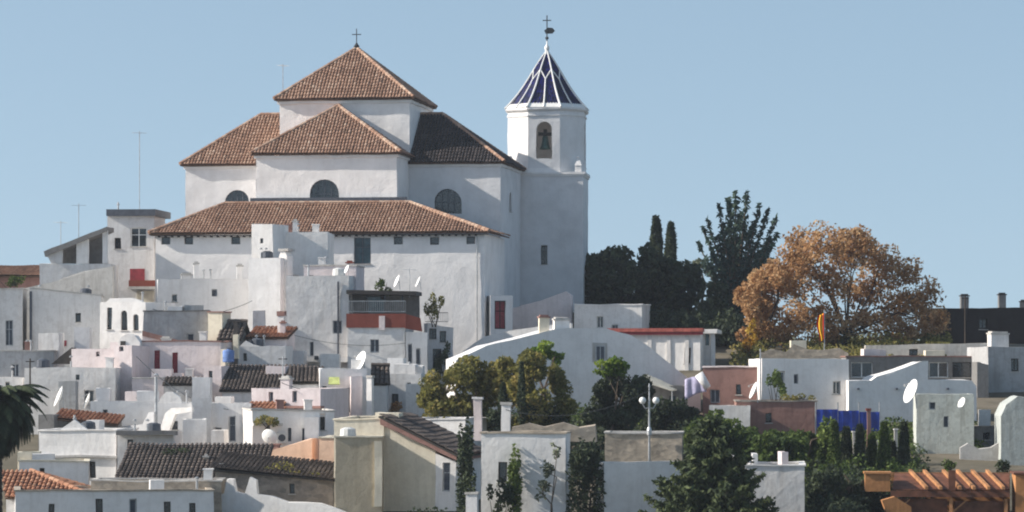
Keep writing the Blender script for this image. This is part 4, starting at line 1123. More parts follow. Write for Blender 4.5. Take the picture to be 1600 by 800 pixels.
f = house('small white chimney house with two dark windows in front of the stone farmhouse', 524, 577, 748, 206, 6, 3, 'white', [(540.5, 548, 757, 786, 'dark'), (562, 570, 764, 790, 'dark')], pyR=760, parapet=.2)
f = house('blue shaded bottom row house with four dark narrow windows', 24, 334, 768, 200, -8, 6, 'white', [(150, 161, 780, 812, 'dark'), (202, 213, 780, 812, 'grey'), (257, 267, 784, 812, 'dark'), (295, 305, 786, 812, 'dark'), (76, 85, 788, 806, 'dark')], cap='beige', parapet=.3)
f = Fr('orange_roof_house', 'house with bright orange tile hip roof at the bottom left corner', 'house', 80, 204, 2)
prism(f, 'wall', 'white', [(10, 776), (142, 776), (142, 840), (10, 840)], 0, 4)
a, b = f.P(8, 778, -.4), f.P(146, 778, -.4); zt = f.Z(737, 3.2, 40); c = (f.U(48, 3.2), 3.2, zt); d = (f.U(2, 3.2), 3.2, zt)
roof_plane(f.root, [a, b, c, d], 'tile_red', 'deck'); ridge(f.root, b, c, 'tile_red')
roof_plane(f.root, [b, (b[0], 6.6, b[2]), c], 'tile_red', 'deck')
f = house('white house with a small pointed parapet left of the dark tile roof', 61, 181, 673, 222, 10, 5, 'white', [(139, 149, 722, 748, 'dark'), (108, 116, 724, 744, 'grey')], cap='white')
prism(f, 'pointed_parapet', 'white', [(92, 672), (116, 656), (138, 672)], .03, .3)
pbox(f, 'string_ledge', 'concrete', 60, 182, 712, 716, -.25, -.01)
f = house('lower white wing with a projecting grey ledge and tiny window', 183, 272, 676, 221, 2, 4, 'white_old', [(199, 208, 687, 702, 'dark')], parapet=.2)
pbox(f, 'ledge', 'dgrey', 181, 276, 673, 680, -.8, -.01)
f = house('lean-to with an orange tile strip behind the pointed parapet', 88, 180, 656, 230, 2, 3, 'dgrey', pyR=666, roof='shed', rise=.5, tile='tile_red', over=.2)
f = house('low beige terrace wall between orange roof and stone farmhouse', 142, 345, 752, 205, 0, 3, 'beige', cap='concrete', parapet=.2)
o = house('white house with blue shaded wall behind the orange roof corner', 30, 138, 722, 212, -6, 4, 'white', [(62, 70, 732, 748, 'dark')], cap='cream')
palm('dark shaggy palm cropped by the left edge of the photo', -6, 632, 188, nf=330, L=2.9, seed=5)

# ------------------------------------------------------------------ centre right
f = house('blue shaded gateway with a red and dark door beside the church annex', 766, 801, 462, 284, -6, 2, 'white', [(773, 790, 470, 514, 'door')])
f = Fr('churchyard_wall', 'pinkish sunlit wall climbing to the right at the foot of the bell tower', 'wall', 845, 292, 10)
prism(f, 'wall', 'pink', [(798, 482), (846, 470), (884, 456), (893, 462), (893, 560), (798, 560)], 0, .7)
f = Fr('ramp_wall', 'pale ramp wall rising from the annex corner to the two chimneys', 'wall', 800, 279, 12)
prism(f, 'wall', 'white', [(700, 566), (757, 527), (800, 516), (860, 508), (893, 505), (893, 600), (700, 600)], 0, .5)
f = Fr('shaded_white_house', 'large blue shaded white house with a curved roofline falling to the right', 'house', 900, 256.5, -8)
prism(f, 'wall', 'white', [(712, 562), (760, 540), (830, 524), (870, 514), (945, 513), (985, 523), (1010, 538), (1040, 562), (1062, 580), (1095, 604), (1095, 680), (712, 680)], 0, 6)
pbox(f, 'window_surround', 'concrete', 926, 949, 536, 566, -.07, -.004)
h = (f.U(930), f.U(945), f.Z(564, 0, 938), f.Z(540, 0, 938)); window(f, *h, -.36, 'grey')
chimney(f, 843, 858, 494, .5, 3, 'cream', 'brick'); chimney(f, 867, 890, 498, .8, 2, 'white', 'concrete')
f = house('small white flat roofed block right of the bell tower, below the dark trees', 897, 1003, 477, 288, 10, 5, 'white_old', cap='white', parapet=.2)
f = house('sunlit white house with a red tiled roof edge', 936, 1094, 520, 279, 12, 6, 'white', parapet=.15, chim=())
pbox(f, 'tile_edge', 'redcope', 934, 1098, 513, 518.3, -.4, .5)
pbox(f, 'red_fascia', 'shutter', 934, 1098, 518.5, 523, -.3, -.02)
for q in (1012, 1042, 1070): pbox(f, 'pilaster', 'white_old', q, q + 6, 524, 640, -.1, -.01)
f = house('open porch with white corner post at the right end of the red edged house', 1096, 1110, 540, 280, 8, 4, 'white_old', parapet=0)
pbox(f, 'porch_roof', 'white', 1093, 1120, 515, 521, -.6, 4.2)
pbox(f, 'post', 'white', 1110.5, 1117, 521.2, 600, -.3, .1)
pbox(f, 'glazing', 'teal', 1096, 1108, 522, 545, .8, .9)
f = Fr('canopy', 'cream canvas canopy sloping over the dark patio behind the street lamp', 'awning', 1035, 252, 6)
a, b, c, d = f.P(1008, 585, 2), f.P(1062, 608, 2), f.P(1050, 612, -.8), f.P(1005, 596, -.8)
MB().hexa([a, b, c, d], [(p[0], p[1], p[2] + .08) for p in (a, b, c, d)]).build('canvas', M['cream'], f.root)
for p in (c, d, b): MB().tube((p[0], p[1], -1), (p[0], p[1], p[2]), .05).build('post', M['metal'], f.root)
f = Fr('rolled_sheet', 'white and violet plastic sheet draped over the wall end right of the canopy', 'sheet', 1090, 252, 4)
m = MB(); g0 = []
for i in range(13):
    row = []
    for j in range(9):
        px = 1070 + 34 * i / 12; py = 588 + 14 * (i / 12 - .6) ** 2 + j / 8 * (34 - 12 * (i / 12))
        z = f.at(px, py, 0)[1]; u = f.U(px, 0)
        row.append((u, -.25 * math.sin(math.pi * j / 16) - .06 * math.sin(i * 1.3), z))
    g0.append(row)
for i in range(12):
    for j in range(8): m.poly([g0[i][j], g0[i][j + 1], g0[i + 1][j + 1], g0[i + 1][j]])
o = m.build('sheet', plain('pale_violet_sheet', (.36, .34, .47), .8), f.root, smooth=True)
for v in o.data.vertices: pass
_b = bmesh.new(); _b.from_mesh(o.data); bmesh.ops.remove_doubles(_b, verts=_b.verts, dist=1e-4); _b.to_mesh(o.data); _b.free()
sm = o.modifiers.new('solid', 'SOLIDIFY'); sm.thickness = .04
a, b = f.P(1092, 584, -.2), f.P(1106, 606, -.3)
MB().tube(a, b, .32, .26, 10).build('roll', M['white'], f.root, smooth=True)
f = house('reddish brown rendered shed right of the white porch', 1098, 1190, 574, 255, 8, 5, 'brick', [(1150, 1158, 600, 616, 'dark')], cap='pink')
f = house('low reddish annex wall left of the blue plastic fence', 1150, 1276, 628, 246.5, 2, 4, 'brick', [(1196, 1206, 645, 660, 'dark')], cap='rubble')
f = house('low white ledge house in front of the reddish shed', 1108, 1172, 634, 245, 4, 3, 'white_old', [(1120, 1128, 640, 652, 'dark')])
f = Fr('blue_fence', 'vivid blue plastic sheet fence behind the cypress hedge', 'fence', 1325, 244, -3)
for k, (q0, q1) in enumerate(((1276, 1309), (1310, 1342), (1343, 1374))):
    m = MB(); n = 14; a0_, a1_ = f.U(q0), f.U(q1); zt_ = f.Z(640 + k * 2); zb_ = f.Z(674)
    for i in range(n):
        u0_, u1_ = a0_ + (a1_ - a0_) * i / n, a0_ + (a1_ - a0_) * (i + 1) / n
        w0, w1 = .03 * math.sin(i * 1.1 + k), .03 * math.sin((i + 1) * 1.1 + k)
        m.hexa([(u0_, w0, zb_), (u1_, w1, zb_), (u1_, w1 + .03, zb_), (u0_, w0 + .03, zb_)], [(u0_, w0, zt_), (u1_, w1, zt_), (u1_, w1 + .03, zt_), (u0_, w0 + .03, zt_)])
    m.build('sheet_panel', M['tarp'], f.root)
for q in (1275, 1309.5, 1342.5, 1375): u = f.U(q); MB().tube((u, .16, -1), (u, .16, f.Z(629)), .05).build('fence_post', M['metal'], f.root)
f = house('long dark band of low sheds with glass, below the autumn tree at right', 1322, 1548, 558, 272, -4, 4, 'dgrey', [(1330, 1364, 566, 590, 'white'), (1452, 1482, 566, 590, 'white'), (1488, 1519, 566, 590, 'dark')], cap='brick', parapet=.2)
f = house('blue shaded white wall house left below the autumn tree', 1190, 1326, 561, 253, -5, 6, 'white', [(1240, 1247, 585, 600, 'grey')], cap=None)
f = Fr('stepped_white_wall', 'blue shaded white house with stepped sloping top and large dish', 'house', 1425, 252.5, -5)
prism(f, 'wall', 'white', [(1326, 594), (1362, 594), (1370, 588), (1412, 576), (1440, 566), (1450, 566), (1450, 594), (1518, 594), (1526, 604), (1526, 680), (1326, 680)], 0, 4)
for q in (1340, 1400, 1480): pbox(f, 'drain_spout', 'lead', q, q + 3, 606, 609, -.35, -.01)
f = Fr('rubble_wall', 'low rough stone wall at the foot of the autumn tree', 'wall', 1260, 274, 3)
prism(f, 'wall', 'beige', [(1186, 600), (1188, 552), (1205, 545), (1228, 550), (1240, 538), (1262, 546), (1285, 548), (1312, 544), (1326, 552), (1326, 600)], 0, .6)
f = house('pale concrete wall house right of the autumn trunk', 1352, 1545, 540, 281, 4, 3, 'concrete', [(1420, 1434, 546, 556, 'dark')], pyR=536)
f = house('grey shaded house at the right edge with square pale chimney', 1544, 1660, 542, 268, -8, 6, 'grey', [(1580, 1592, 560, 580, 'dark')], chim=[(1549, 1576, 520, 1, 1.6, 'white_old')])
f = house('dark gap wall between the stepped white wall and the grey edge house', 1527, 1545, 566, 265, 0, 3, 'dgrey', pyR=570)
f = house('long dark brown building on the skyline at the right edge', 1463, 1680, 481, 303, -6, 6, 'dgrey', [(1530, 1542, 498, 514, 'dark')], chim=[(1502, 1514, 461, 2, 2, 'dgrey', 'dark'), (1561, 1572, 459, 2, 2, 'dgrey', 'dark'), (1595, 1602, 470, 2, 2, 'dgrey', 'dark')])
M['skyline'] = plaster('soot_dark_wall', (0.035, 0.03, 0.03), 0.5)
for ch in f.root.children:
    if ch.name.startswith('wall'): ch.data.materials[0] = M['skyline']
f = house('pale green cement tower block with a large white dish on its corner', 1432, 1522, 616, 236, 4, 5, 'mint', [(1452, 1462, 628, 640, 'grey'), (1474, 1482, 650, 668, 'grey')], cap=None)
f = Fr('cement_ruin', 'irregular pale cement wall running right from the green cement block', 'wall', 1560, 233, 4)
prism(f, 'wall', 'concrete', [(1500, 830), (1500, 700), (1512, 692), (1530, 700), (1548, 698), (1562, 690), (1572, 700), (1640, 700), (1640, 830)], 0, .6)
f = house('small grey house behind the cement wall', 1518, 1570, 668, 238, -4, 4, 'dgrey', [(1536, 1546, 676, 688, 'dark')], cap='rubble')
f = Fr('cement_gable', 'pale cement gable cropped by the right edge of the photo', 'house', 1590, 231, 3)
prism(f, 'wall', 'mint', [(1564, 830), (1564, 650), (1572, 632), (1590, 620), (1612, 624), (1640, 640), (1640, 830)], 0, 5)
dish('large white dish on the left corner of the green cement block', 1427, 613, 234.5, 20, 18)
dish('small white dish on the right part of the green cement block roof', 1504, 630, 235, 9, 25)
dish('narrow white dish before the reddish shed at right of the canopy', 1180, 611, 244, 14, 8)
f = Fr('red_post', 'tall reddish post standing among the cypress hedge', 'post', 1357, 226, z=ground(226))
MB().box(-.12, .12, -.12, .12, -.3, f.Z(642)).build('shaft', M['brick'], f.root); MB().box(-.17, .17, -.17, .17, f.Z(642) + .002, f.Z(638)).build('cap', M['redbrick'], f.root)
pl = ['left whitish garden post in the cypress hedge', 'whitish garden post left of the green cement block', 'short whitish post beside the red post']
for i, (q, t) in enumerate(((1335, 676), (1400, 672), (1372, 690))):
    f = Fr('garden_post', pl[i], 'post', q, 227, group='whitish posts in the cypress hedge')
    MB().box(-.11, .11, -.11, .11, -.3, f.Z(t)).build('shaft', M['concrete'], f.root); MB().box(-.15, .15, -.15, .15, f.Z(t) + .002, f.Z(t) + .09).build('cap', M['white'], f.root)

# ------------------------------------------------------------------ lower middle: garden retaining walls
f = house('white garden wall with ivy left of the stone retaining wall', 752, 884, 678, 201, 6, 3, 'white', cap='beige', parapet=.1)
f = Fr('stone_coping', 'broken beige stone terrace edge on top of the white garden wall', 'wall', 860, 204.3, 2)
prism(f, 'wall', 'beige', [(796, 690), (800, 668), (826, 662), (850, 668), (880, 660), (905, 668), (930, 664), (932, 690)], 0, 2)
f = house('beige stone retaining wall under the street lamp', 945, 1066, 678, 222, 4, 3, 'beige', cap='concrete', parapet=.1)
f = house('blue shaded plain wall below the stone retaining wall', 944, 1064, 722, 200.5, -10, 2.5, 'white', parapet=.1)
f = house('grey white blank block right of the big conifer', 1164, 1257, 727, 201, 4, 4, 'white_old', cap='white', parapet=.15)
f = Fr('white_post', 'stubby white chimney pot in front of the dark ivy', 'chimney', 736, 196, 8)
pbox(f, 'stack', 'white', 727, 745, 774, 830, 0, .6); pbox(f, 'cap', 'concrete', 725, 747, 770, 773.6, -.06, .66)
f = Fr('garden_pillar', 'white garden pillar standing between the olive trees', 'pillar', 789, 224, 8)
pbox(f, 'shaft', 'white', 783, 797, 634, 690, 0, .45); pbox(f, 'cap', 'concrete', 781, 799, 629, 633.6, -.06, .5)
f = Fr('garden_pillar', 'short pinkish garden pillar under the left olive tree', 'pillar', 746, 225, 8)
pbox(f, 'shaft', 'pink', 740, 752, 624, 690, 0, .4); pbox(f, 'cap', 'white', 738, 754, 620, 623.6, -.06, .46)
shrub('ivy', 'dark ivy column left of the white garden wall', 'ivy', 712, 752, 660, 830, 199, 'lf_dark', seed=21, depth=1.0)
shrub('ivy', 'narrow green ivy strand down the middle of the white garden wall', 'ivy', 793, 813, 688, 830, 200.4, 'lf_green', seed=22, depth=.7)
shrub('ivy', 'broad dark ivy between white garden wall and blue shaded wall', 'ivy', 884, 947, 678, 830, 200.5, 'lf_dark', seed=23, depth=1.2)
shrub('ivy', 'low dark ivy spreading at the foot of the white garden wall', 'ivy', 752, 806, 752, 830, 200, 'lf_dark', seed=24, depth=.9)
tree('bare_shrub', 'thin leaning shrub against the white garden wall', 'shrub', 862, 810, 199.6, [(858, 740, 16, 20), (868, 705, 12, 16), (850, 768, 20, 14)], 'lf_grey', .14, .45, 31, .06, sub=4)
# lamp
f = Fr('street_lamp', 'grey street lamp with two white globes above the stone retaining wall', 'lamp', 1015, 221, 0)
zt = f.Z(602); zg = f.Z(626); x_ = 10.5 * K * 221
MB().tube((0, .6, 0), (0, .6, zt - .9), .09, .06, 8).tube((0, .6, zt - .9), (0, .6, zt - .1), .05, .035, 8).lathe([(.16, 0), (.16, .3), (.1, .5)], 10, o=(0, .6, f.Z(680))).build('post', M['metal'], f.root)
MB().lathe([(0, -.1), (.07, 0), (.05, .1), (0, .25)], 8, o=(0, .6, zt - .1)).build('finial', M['metal'], f.root)
for s_ in (-1, 1):
    a = MB().path([(0, .6, zg - .45), (s_ * x_ * .6, .6, zg - .5), (s_ * x_, .6, zg - .22)], .035, .03).build('arm', M['metal'], f.root)
    MB().lathe([(0, -.22), (.14, -.18), (.22, -.05), (.22, .06), (.15, .18), (0, .23)], 12, o=(s_ * x_, .6, zg)).build('globe', M['globe'], a, smooth=True)

# ------------------------------------------------------------------ orange timber shelter, bottom right
f = Fr('timber_shelter', 'orange brown timber shelter with slanting rafters at the bottom right', 'shelter', 1480, 205, 4)
u = f.U; Zf = lambda y: f.Z(y, 0)
pbox(f, 'end_block', 'orange', 1352, 1391, 741, 768, 0, 1.6); pbox(f, 'end_block_cap', 'orange', 1350, 1393, 737.6, 740.6, -.1, 1.7)
pbox(f, 'front_beam', 'wood_dark', 1392, 1578, 767, 777, -.1, .2)
pbox(f, 'back_beam', 'wood', 1392, 1578, 738, 744, 3.4, 3.6)
pbox(f, 'back_wall', 'orange', 1392, 1578, 745, 840, 3.7, 3.9)
a, b = f.P(1392, 768, 0), f.P(1432, 738, 3.6)
m = MB(); m.hexa([f.P(1394, 766, .1), f.P(1577, 766, .1), f.P(1577, 741, 3.3), f.P(1398, 741, 3.3)], [(p[0], p[1], p[2] + .06) for p in (f.P(1394, 766, .1), f.P(1577, 766, .1), f.P(1577, 741, 3.3), f.P(1398, 741, 3.3))])
m.build('roof_board', M['wood_dark'], f.root)
for i, q in enumerate((1448, 1470, 1500, 1522, 1545, 1568)):
    p0, p1 = Vector(f.P(q, 765, -.25)), Vector(f.P(q - 26, 738, 3.5)); w2 = .09
    m = MB(); m.hexa([p0 + Vector((-w2, 0, 0)), p0 + Vector((w2, 0, 0)), p0 + Vector((w2, 0, .18)), p0 + Vector((-w2, 0, .18))], [p1 + Vector((-w2, 0, 0)), p1 + Vector((w2, 0, 0)), p1 + Vector((w2, 0, .18)), p1 + Vector((-w2, 0, .18))])
    m.build('rafter', M['wood'], f.root)
for q in (1396, 1486, 1572):
    m = MB(); m.box(u(q) - .1, u(q) + .1, 0, .2, -.3, Zf(777.2)); o = m.build('post', M['wood'], f.root)
    if q < 1570: MB().hexa([(u(q) + .11, .05, Zf(800)), (u(q) + .11, .15, Zf(800)), (u(q) + .11, .15, Zf(796)), (u(q) + .11, .05, Zf(796))], [(u(q + 26), .05, Zf(779.5)), (u(q + 26), .15, Zf(779.5)), (u(q + 26), .15, Zf(777.5)), (u(q + 26), .05, Zf(777.5))]).build('brace', M['wood'], o)
pbox(f, 'king_post', 'wood_dark', 1482, 1493, 735, 766.5, -.05, .15)
pbox(f, 'side_block', 'orange', 1587, 1660, 742, 840, 0, 3); pbox(f, 'side_block_cap', 'wood_dark', 1584, 1664, 738.5, 741.5, -.15, 3.1)
pbox(f, 'lower_panel', 'wood_dark', 1402, 1480, 779, 840, .3, .4); pbox(f, 'lower_panel', 'wood_dark', 1492, 1568, 783, 840, .3, .4)
f = Fr('angled_pier', 'orange slanting brick pier left of the timber shelter', 'pier', 1410, 202, 0)
prism(f, 'pier', 'orange', [(1378, 782), (1398, 776), (1424, 792), (1424, 830), (1396, 830)], 0, .8)

# ------------------------------------------------------------------ trees
tree('dark_tree', 'broad black green tree right beside the bell tower', 'tree', 945, 520, 312, [(935, 440, 46, 50), (906, 425, 30, 34), (892, 455, 14, 34), (912, 460, 26, 40), (1010, 400, 22, 20), (1030, 425, 30, 28), (975, 410, 40, 34), (930, 410, 30, 22), (960, 470, 50, 40), (1000, 430, 26, 38), (930, 495, 40, 26), (990, 500, 44, 30)], 'lf_dark', .34, 1.0, 41, .5, 'bark_dark', sub=9)
tree('dark_tree', 'black green tree crown between the cypresses and the eucalyptus', 'tree', 1050, 520, 314, [(1040, 450, 42, 48), (1075, 475, 46, 62), (1065, 430, 30, 26), (1010, 480, 36, 40), (1090, 440, 22, 28), (1085, 530, 40, 40), (1040, 505, 44, 30), (1120, 520, 34, 40)], 'lf_dark', .34, 1.0, 42, .5, 'bark_dark', sub=9)
tree('dark_tree', 'dark lower tree between the eucalyptus and the russet autumn tree', 'tree', 1130, 560, 306, [(1135, 520, 28, 50), (1125, 480, 26, 34), (1150, 545, 20, 28)], 'lf_dark', .3, 1.0, 43, .35, 'bark_dark', sub=9)
tree('grey_tree', 'small grey green tree crown left of the eucalyptus', 'tree', 1090, 450, 322, [(1092, 418, 20, 18), (1078, 432, 16, 12)], 'lf_grey', .26, .8, 44, .2, sub=6)
cypress('left taller of the two cypress tips above the dark trees', 1025, 338, 470, 320, 32, seed=1, leaf=.2, n=2800)
cypress('right shorter of the two cypress tips above the dark trees', 1048, 347, 470, 319, 27, seed=2, leaf=.2, n=2600)
plume('tall blue green tree with upswept plumes like fingers', 1150, 560, 316,
      [(1152, 296, 20), (1168, 298, 18), (1138, 310, 18), (1186, 318, 16), (1122, 318, 14), (1198, 330, 16), (1214, 338, 15), (1106, 342, 14), (1098, 352, 12), (1092, 376, 14), (1218, 362, 16), (1160, 330, 26), (1178, 350, 26), (1140, 350, 28),
       (1124, 366, 26), (1200, 372, 24), (1110, 395, 24), (1100, 408, 18), (1150, 380, 34), (1180, 395, 34), (1130, 410, 34), (1205, 405, 26), (1165, 420, 36), (1120, 440, 30), (1145, 450, 36)], 'lf_blue', seed=6)
tree('autumn_tree', 'wide russet autumn tree with dark branching trunk on the skyline', 'tree', 1322, 562, 292,
     [(1330, 395, 46, 40), (1345, 362, 20, 10), (1290, 382, 42, 28), (1255, 405, 34, 30), (1350, 380, 24, 24), (1380, 410, 36, 32), (1415, 428, 40, 30), (1446, 465, 34, 30), (1470, 500, 20, 22), (1180, 450, 30, 28), (1225, 400, 28, 24), (1250, 375, 24, 18), (1222, 430, 30, 26), (1215, 520, 34, 26), (1300, 530, 30, 16), (1452, 500, 28, 26), (1290, 440, 44, 36), (1240, 450, 42, 36), (1350, 450, 44, 32),
      (1400, 480, 46, 34), (1240, 500, 42, 34), (1290, 500, 40, 34), (1350, 505, 36, 28), (1410, 520, 36, 22)], 'lf_autumn', .19, .52, 51, .34, 'bark_dark', sub=15, depth=5, fork=.3, sparse=.72)
tree('autumn_tree', 'smaller brown orange tree at the left side of the wide russet tree', 'tree', 1188, 562, 290, [(1190, 440, 34, 30), (1175, 480, 30, 36), (1200, 490, 34, 36), (1175, 520, 24, 24), (1215, 440, 30, 34), (1160, 455, 18, 26)], 'lf_autumn', .2, .6, 52, .3, 'bark_dark', sub=8, depth=3)
tree('golden_shrub', 'golden leafed sapling at the left foot of the autumn trees', 'tree', 1172, 575, 284, [(1168, 540, 15, 24), (1178, 520, 12, 16)], 'lf_gold', .22, .8, 53, .12, sub=6)
tree('olive_tree', 'left olive brown tree above the white garden wall', 'tree', 725, 670, 234, [(725, 590, 38, 32), (685, 605, 28, 28), (755, 600, 28, 34), (700, 640, 40, 28), (745, 640, 30, 28), (670, 635, 22, 26), (775, 610, 26, 40), (720, 660, 50, 16)], 'lf_olive', .2, .85, 61, .2, sub=9, depth=2.2)
tree('olive_tree', 'right larger olive brown tree with yellow tips above the garden wall', 'tree', 845, 670, 233, [(835, 575, 36, 30), (870, 590, 26, 34), (815, 605, 28, 34), (850, 630, 40, 34), (795, 570, 20, 18), (880, 635, 20, 28), (800, 600, 26, 30), (840, 660, 50, 14)], 'lf_olive', .2, .9, 62, .22, sub=9, depth=2.2)
tree('bright_tree', 'bright green crown tip above the right olive tree', 'tree', 850, 640, 237, [(850, 548, 26, 12), (832, 552, 14, 10), (868, 556, 14, 12)], 'lf_bright', .2, .9, 63, .15, sub=7, depth=1.5)
tree('dark_shrub', 'dark shadowy shrub under the right olive tree', 'shrub', 830, 672, 231, [(822, 645, 22, 22), (862, 648, 24, 18), (770, 650, 14, 16)], 'lf_dark', .18, .9, 64, .1, sub=7, depth=1)
cypress('thin dark cypress between the two olive trees', 815, 566, 668, 230, 15, seed=3, leaf=.12, n=1500)
cypress('thin dark cypress behind the white garden pillar', 786, 598, 668, 231, 18, seed=4, leaf=.12, n=1500)
tree('dark_tree', 'dark green round tree left of the street lamp', 'tree', 960, 675, 236, [(960, 600, 34, 32), (940, 630, 26, 36), (985, 625, 30, 36), (960, 650, 44, 24), (1005, 610, 20, 22)], 'lf_dark', .2, 1.0, 65, .25, 'bark_dark', sub=9, depth=2)
tree('bright_tree', 'bright green leafy tip growing above the dark round tree', 'tree', 957, 640, 234.5, [(955, 566, 24, 14), (945, 580, 20, 12), (970, 574, 16, 12)], 'lf_bright', .18, .9, 66, .1, sub=7, depth=1)
tree('dark_shrub', 'black green shrub behind the street lamp in the patio shade', 'shrub', 1040, 675, 243, [(1035, 640, 34, 36), (1065, 650, 26, 28), (1020, 660, 20, 20)], 'lf_dark', .2, 1.0, 67, .12, sub=9, depth=1.5)
shrub('bush', 'dark bush with yellow leaves left of the blue shaded wall house', 'bush', 1190, 1232, 580, 630, 250, 'lf_green', seed=71, leaf=.16, depth=1.5)
shrub('bush', 'row of low plants on the reddish annex wall', 'bush', 1215, 1275, 612, 630, 247.5, 'lf_olive', seed=72, leaf=.13)
conifer('big dark green conifer at the bottom right of centre', 1112, 650, 850, 196, 190, 'lf_conifer', 4, 21, .17)
tree('green_tree', 'leafy mid green tree directly behind the big conifer', 'tree', 1120, 740, 226, [(1085, 685, 28, 28), (1120, 668, 28, 24), (1150, 690, 34, 30), (1175, 700, 30, 24), (1110, 710, 40, 28)], 'lf_green', .19, 1.0, 73, .2, sub=9, depth=2)
tree('green_tree', 'green leafy shrub mass left of the cypress hedge', 'tree', 1260, 790, 224, [(1250, 690, 26, 26), (1275, 720, 36, 34), (1290, 680, 22, 26), (1300, 740, 34, 40), (1265, 770, 34, 36), (1320, 770, 40, 30)], 'lf_green', .19, 1.0, 74, .2, sub=9, depth=1.5)
for i, (q, t, w_, mt, lb) in enumerate(((1303, 658, 28, 'lf_green', 'first cypress of the hedge, left, yellowish green'), (1343, 664, 26, 'lf_dark', 'cypress of the hedge just left of the red post'), (1381, 660, 28, 'lf_green', 'cypress of the hedge just right of the red post'), (1412, 660, 28, 'lf_dark', 'last cypress of the hedge beside the green cement block'), (1322, 668, 30, 'lf_dark', 'dark cypress of the hedge behind the leftmost whitish post'), (1362, 680, 30, 'lf_green', 'low cypress of the hedge directly behind the red post'), (1283, 668, 30, 'lf_green', 'short cypress at the left start of the hedge'), (1394, 690, 26, 'lf_dark', 'short cypress between the last two tall cypresses of the hedge'))):
    cypress(lb, q, t, 830, 221 + i * .4, w_, mt, seed=20 + i, leaf=.15, group='cypress hedge columns', n=6500)
tree('green_tree', 'green bushy tree below the reddish annex wall', 'tree', 1215, 760, 218, [(1205, 700, 30, 26), (1235, 710, 30, 30), (1190, 690, 20, 16)], 'lf_green', .19, 1.0, 81, .2, sub=9, depth=1.2)
tree('dark_tree', 'dark green tree filling the shade under the cypress hedge', 'tree', 1300, 800, 206, [(1290, 770, 34, 40), (1325, 780, 34, 36), (1270, 790, 22, 30)], 'lf_dark', .19, 1.0, 82, .2, sub=9, depth=1.2)
tree('dark_shrub', 'dark rough shrub at the bottom left of the timber shelter', 'shrub', 1345, 810, 208, [(1340, 775, 34, 28), (1370, 790, 24, 18), (1310, 790, 30, 26)], 'lf_dark', .17, 1.0, 75, .12, sub=9, depth=1.2)
shrub('bush', 'bright yellow green sapling at the foot of the big conifer', 'bush', 1050, 1078, 770, 830, 200, 'lf_bright', seed=76, leaf=.13, depth=.6)
shrub('potted_plant', 'small dark plant peeking over the middle of the timber shelter', 'plant', 1475, 1490, 718, 740, 209, 'lf_green', seed=77, leaf=.1, depth=.4)
shrub('potted_plant', 'small dark plant at the right end of the timber shelter roof', 'plant', 1560, 1578, 720, 742, 209, 'lf_dark', seed=78, leaf=.1, depth=.4)
shrub('potted_plant', 'small dark plant at the left end of the timber shelter roof', 'plant', 1436, 1452, 730, 742, 209, 'lf_dark', seed=79, leaf=.1, depth=.4)
# flag
f = Fr('flag', 'red and yellow flag hanging in folds from a pole before the autumn tree', 'flag', 1288, 282, 0)
MB().tube((0, 0, 0), (0, 0, f.Z(484)), .05).build('pole', M['metal'], f.root)
for nm, q0, q1, mt in (('red_stripe', 1270, 1274, 'flag_red'), ('yellow_stripe', 1274, 1284, 'flag_yellow'), ('red_stripe', 1284, 1287.5, 'flag_red')):
    m = MB(); n = 5
    for i in range(n):
        for j in range(6):
            def pt(ii, jj):
                t = ii / n; v = jj / 5; px = q0 + (q1 - q0) * t
                mid = 1287 + .65 * (px - 1287) * (.45 + .55 * math.sin(math.pi * min(1, .15 + v * .8)))
                u_, z_ = f.at(mid, 489 + v * 34 + (1287 - px) * .25, 0); return (u_, -.08 - .12 * math.sin(px * .7), z_)
            m.poly([pt(i, j), pt(i, j + 1), pt(i + 1, j + 1), pt(i + 1, j)])
    m.build(nm, M[mt], f.root, smooth=True)

# ------------------------------------------------------------------ undergrowth on the terraces
def undergrowth(name, label, spots, mat, seed, leaf=.16, dens=26):
    """spots: (px0, px1, Y0, Y1, height m); leafy ground cover sitting on the terrain"""
    rg = np.random.RandomState(seed); P_, Rn = [], []
    for (p0, p1, Y0, Y1, h) in spots:
        area = (p1 - p0) * K * (Y0 + Y1) / 2 * (Y1 - Y0); n = int(area * .55)
        for i in range(n):
            Y = rg.uniform(Y0, Y1); x = (rg.uniform(p0, p1) - 800) * K * Y; hh = h * rg.uniform(.4, 1.15); r = rg.uniform(.5, 1.1)
            m = int(dens * r * hh * 4)
            P_.append(cloud(rg, (x, Y, ground(Y) + hh * .45), (r, r, hh * .6), m, .4)); Rn.append(rg.normal(rg.normal(.45, .17), .17, m))
    o = leaves(name, np.concatenate(P_), leaf, M[mat], None, np.concatenate(Rn), seed, kind='stuff')
    tag(o, label, 'undergrowth'); return o
undergrowth('undergrowth', 'dark green undergrowth covering the garden terraces right of centre', [(690, 1120, 224, 246, 1.5), (1060, 1440, 214, 232, 1.3), (1180, 1440, 206, 214, 1.6), (1260, 1350, 196, 205, 1.3), (590, 715, 198, 203, .5), (1062, 1170, 203, 214, 1.2)], 'lf_dark', 90)
undergrowth('scrub', 'olive green scrub on the lower slope between walls and ivy', [(1180, 1430, 212, 226, 1.7), (1100, 1330, 233, 243, 1.0), (1330, 1530, 236, 250, .9), (690, 1000, 246, 255, 1.2)], 'lf_green', 91)
undergrowth('dry_scrub', 'dry brown scrub at the foot of the autumn trees', [(1150, 1480, 276, 300, 1.0), ], 'lf_olive', 92, .2, 18)
undergrowth('undergrowth', 'black green undergrowth below the dark trees beside the bell tower', [(890, 1160, 292, 312, 2.6)], 'lf_dark', 93, .24)

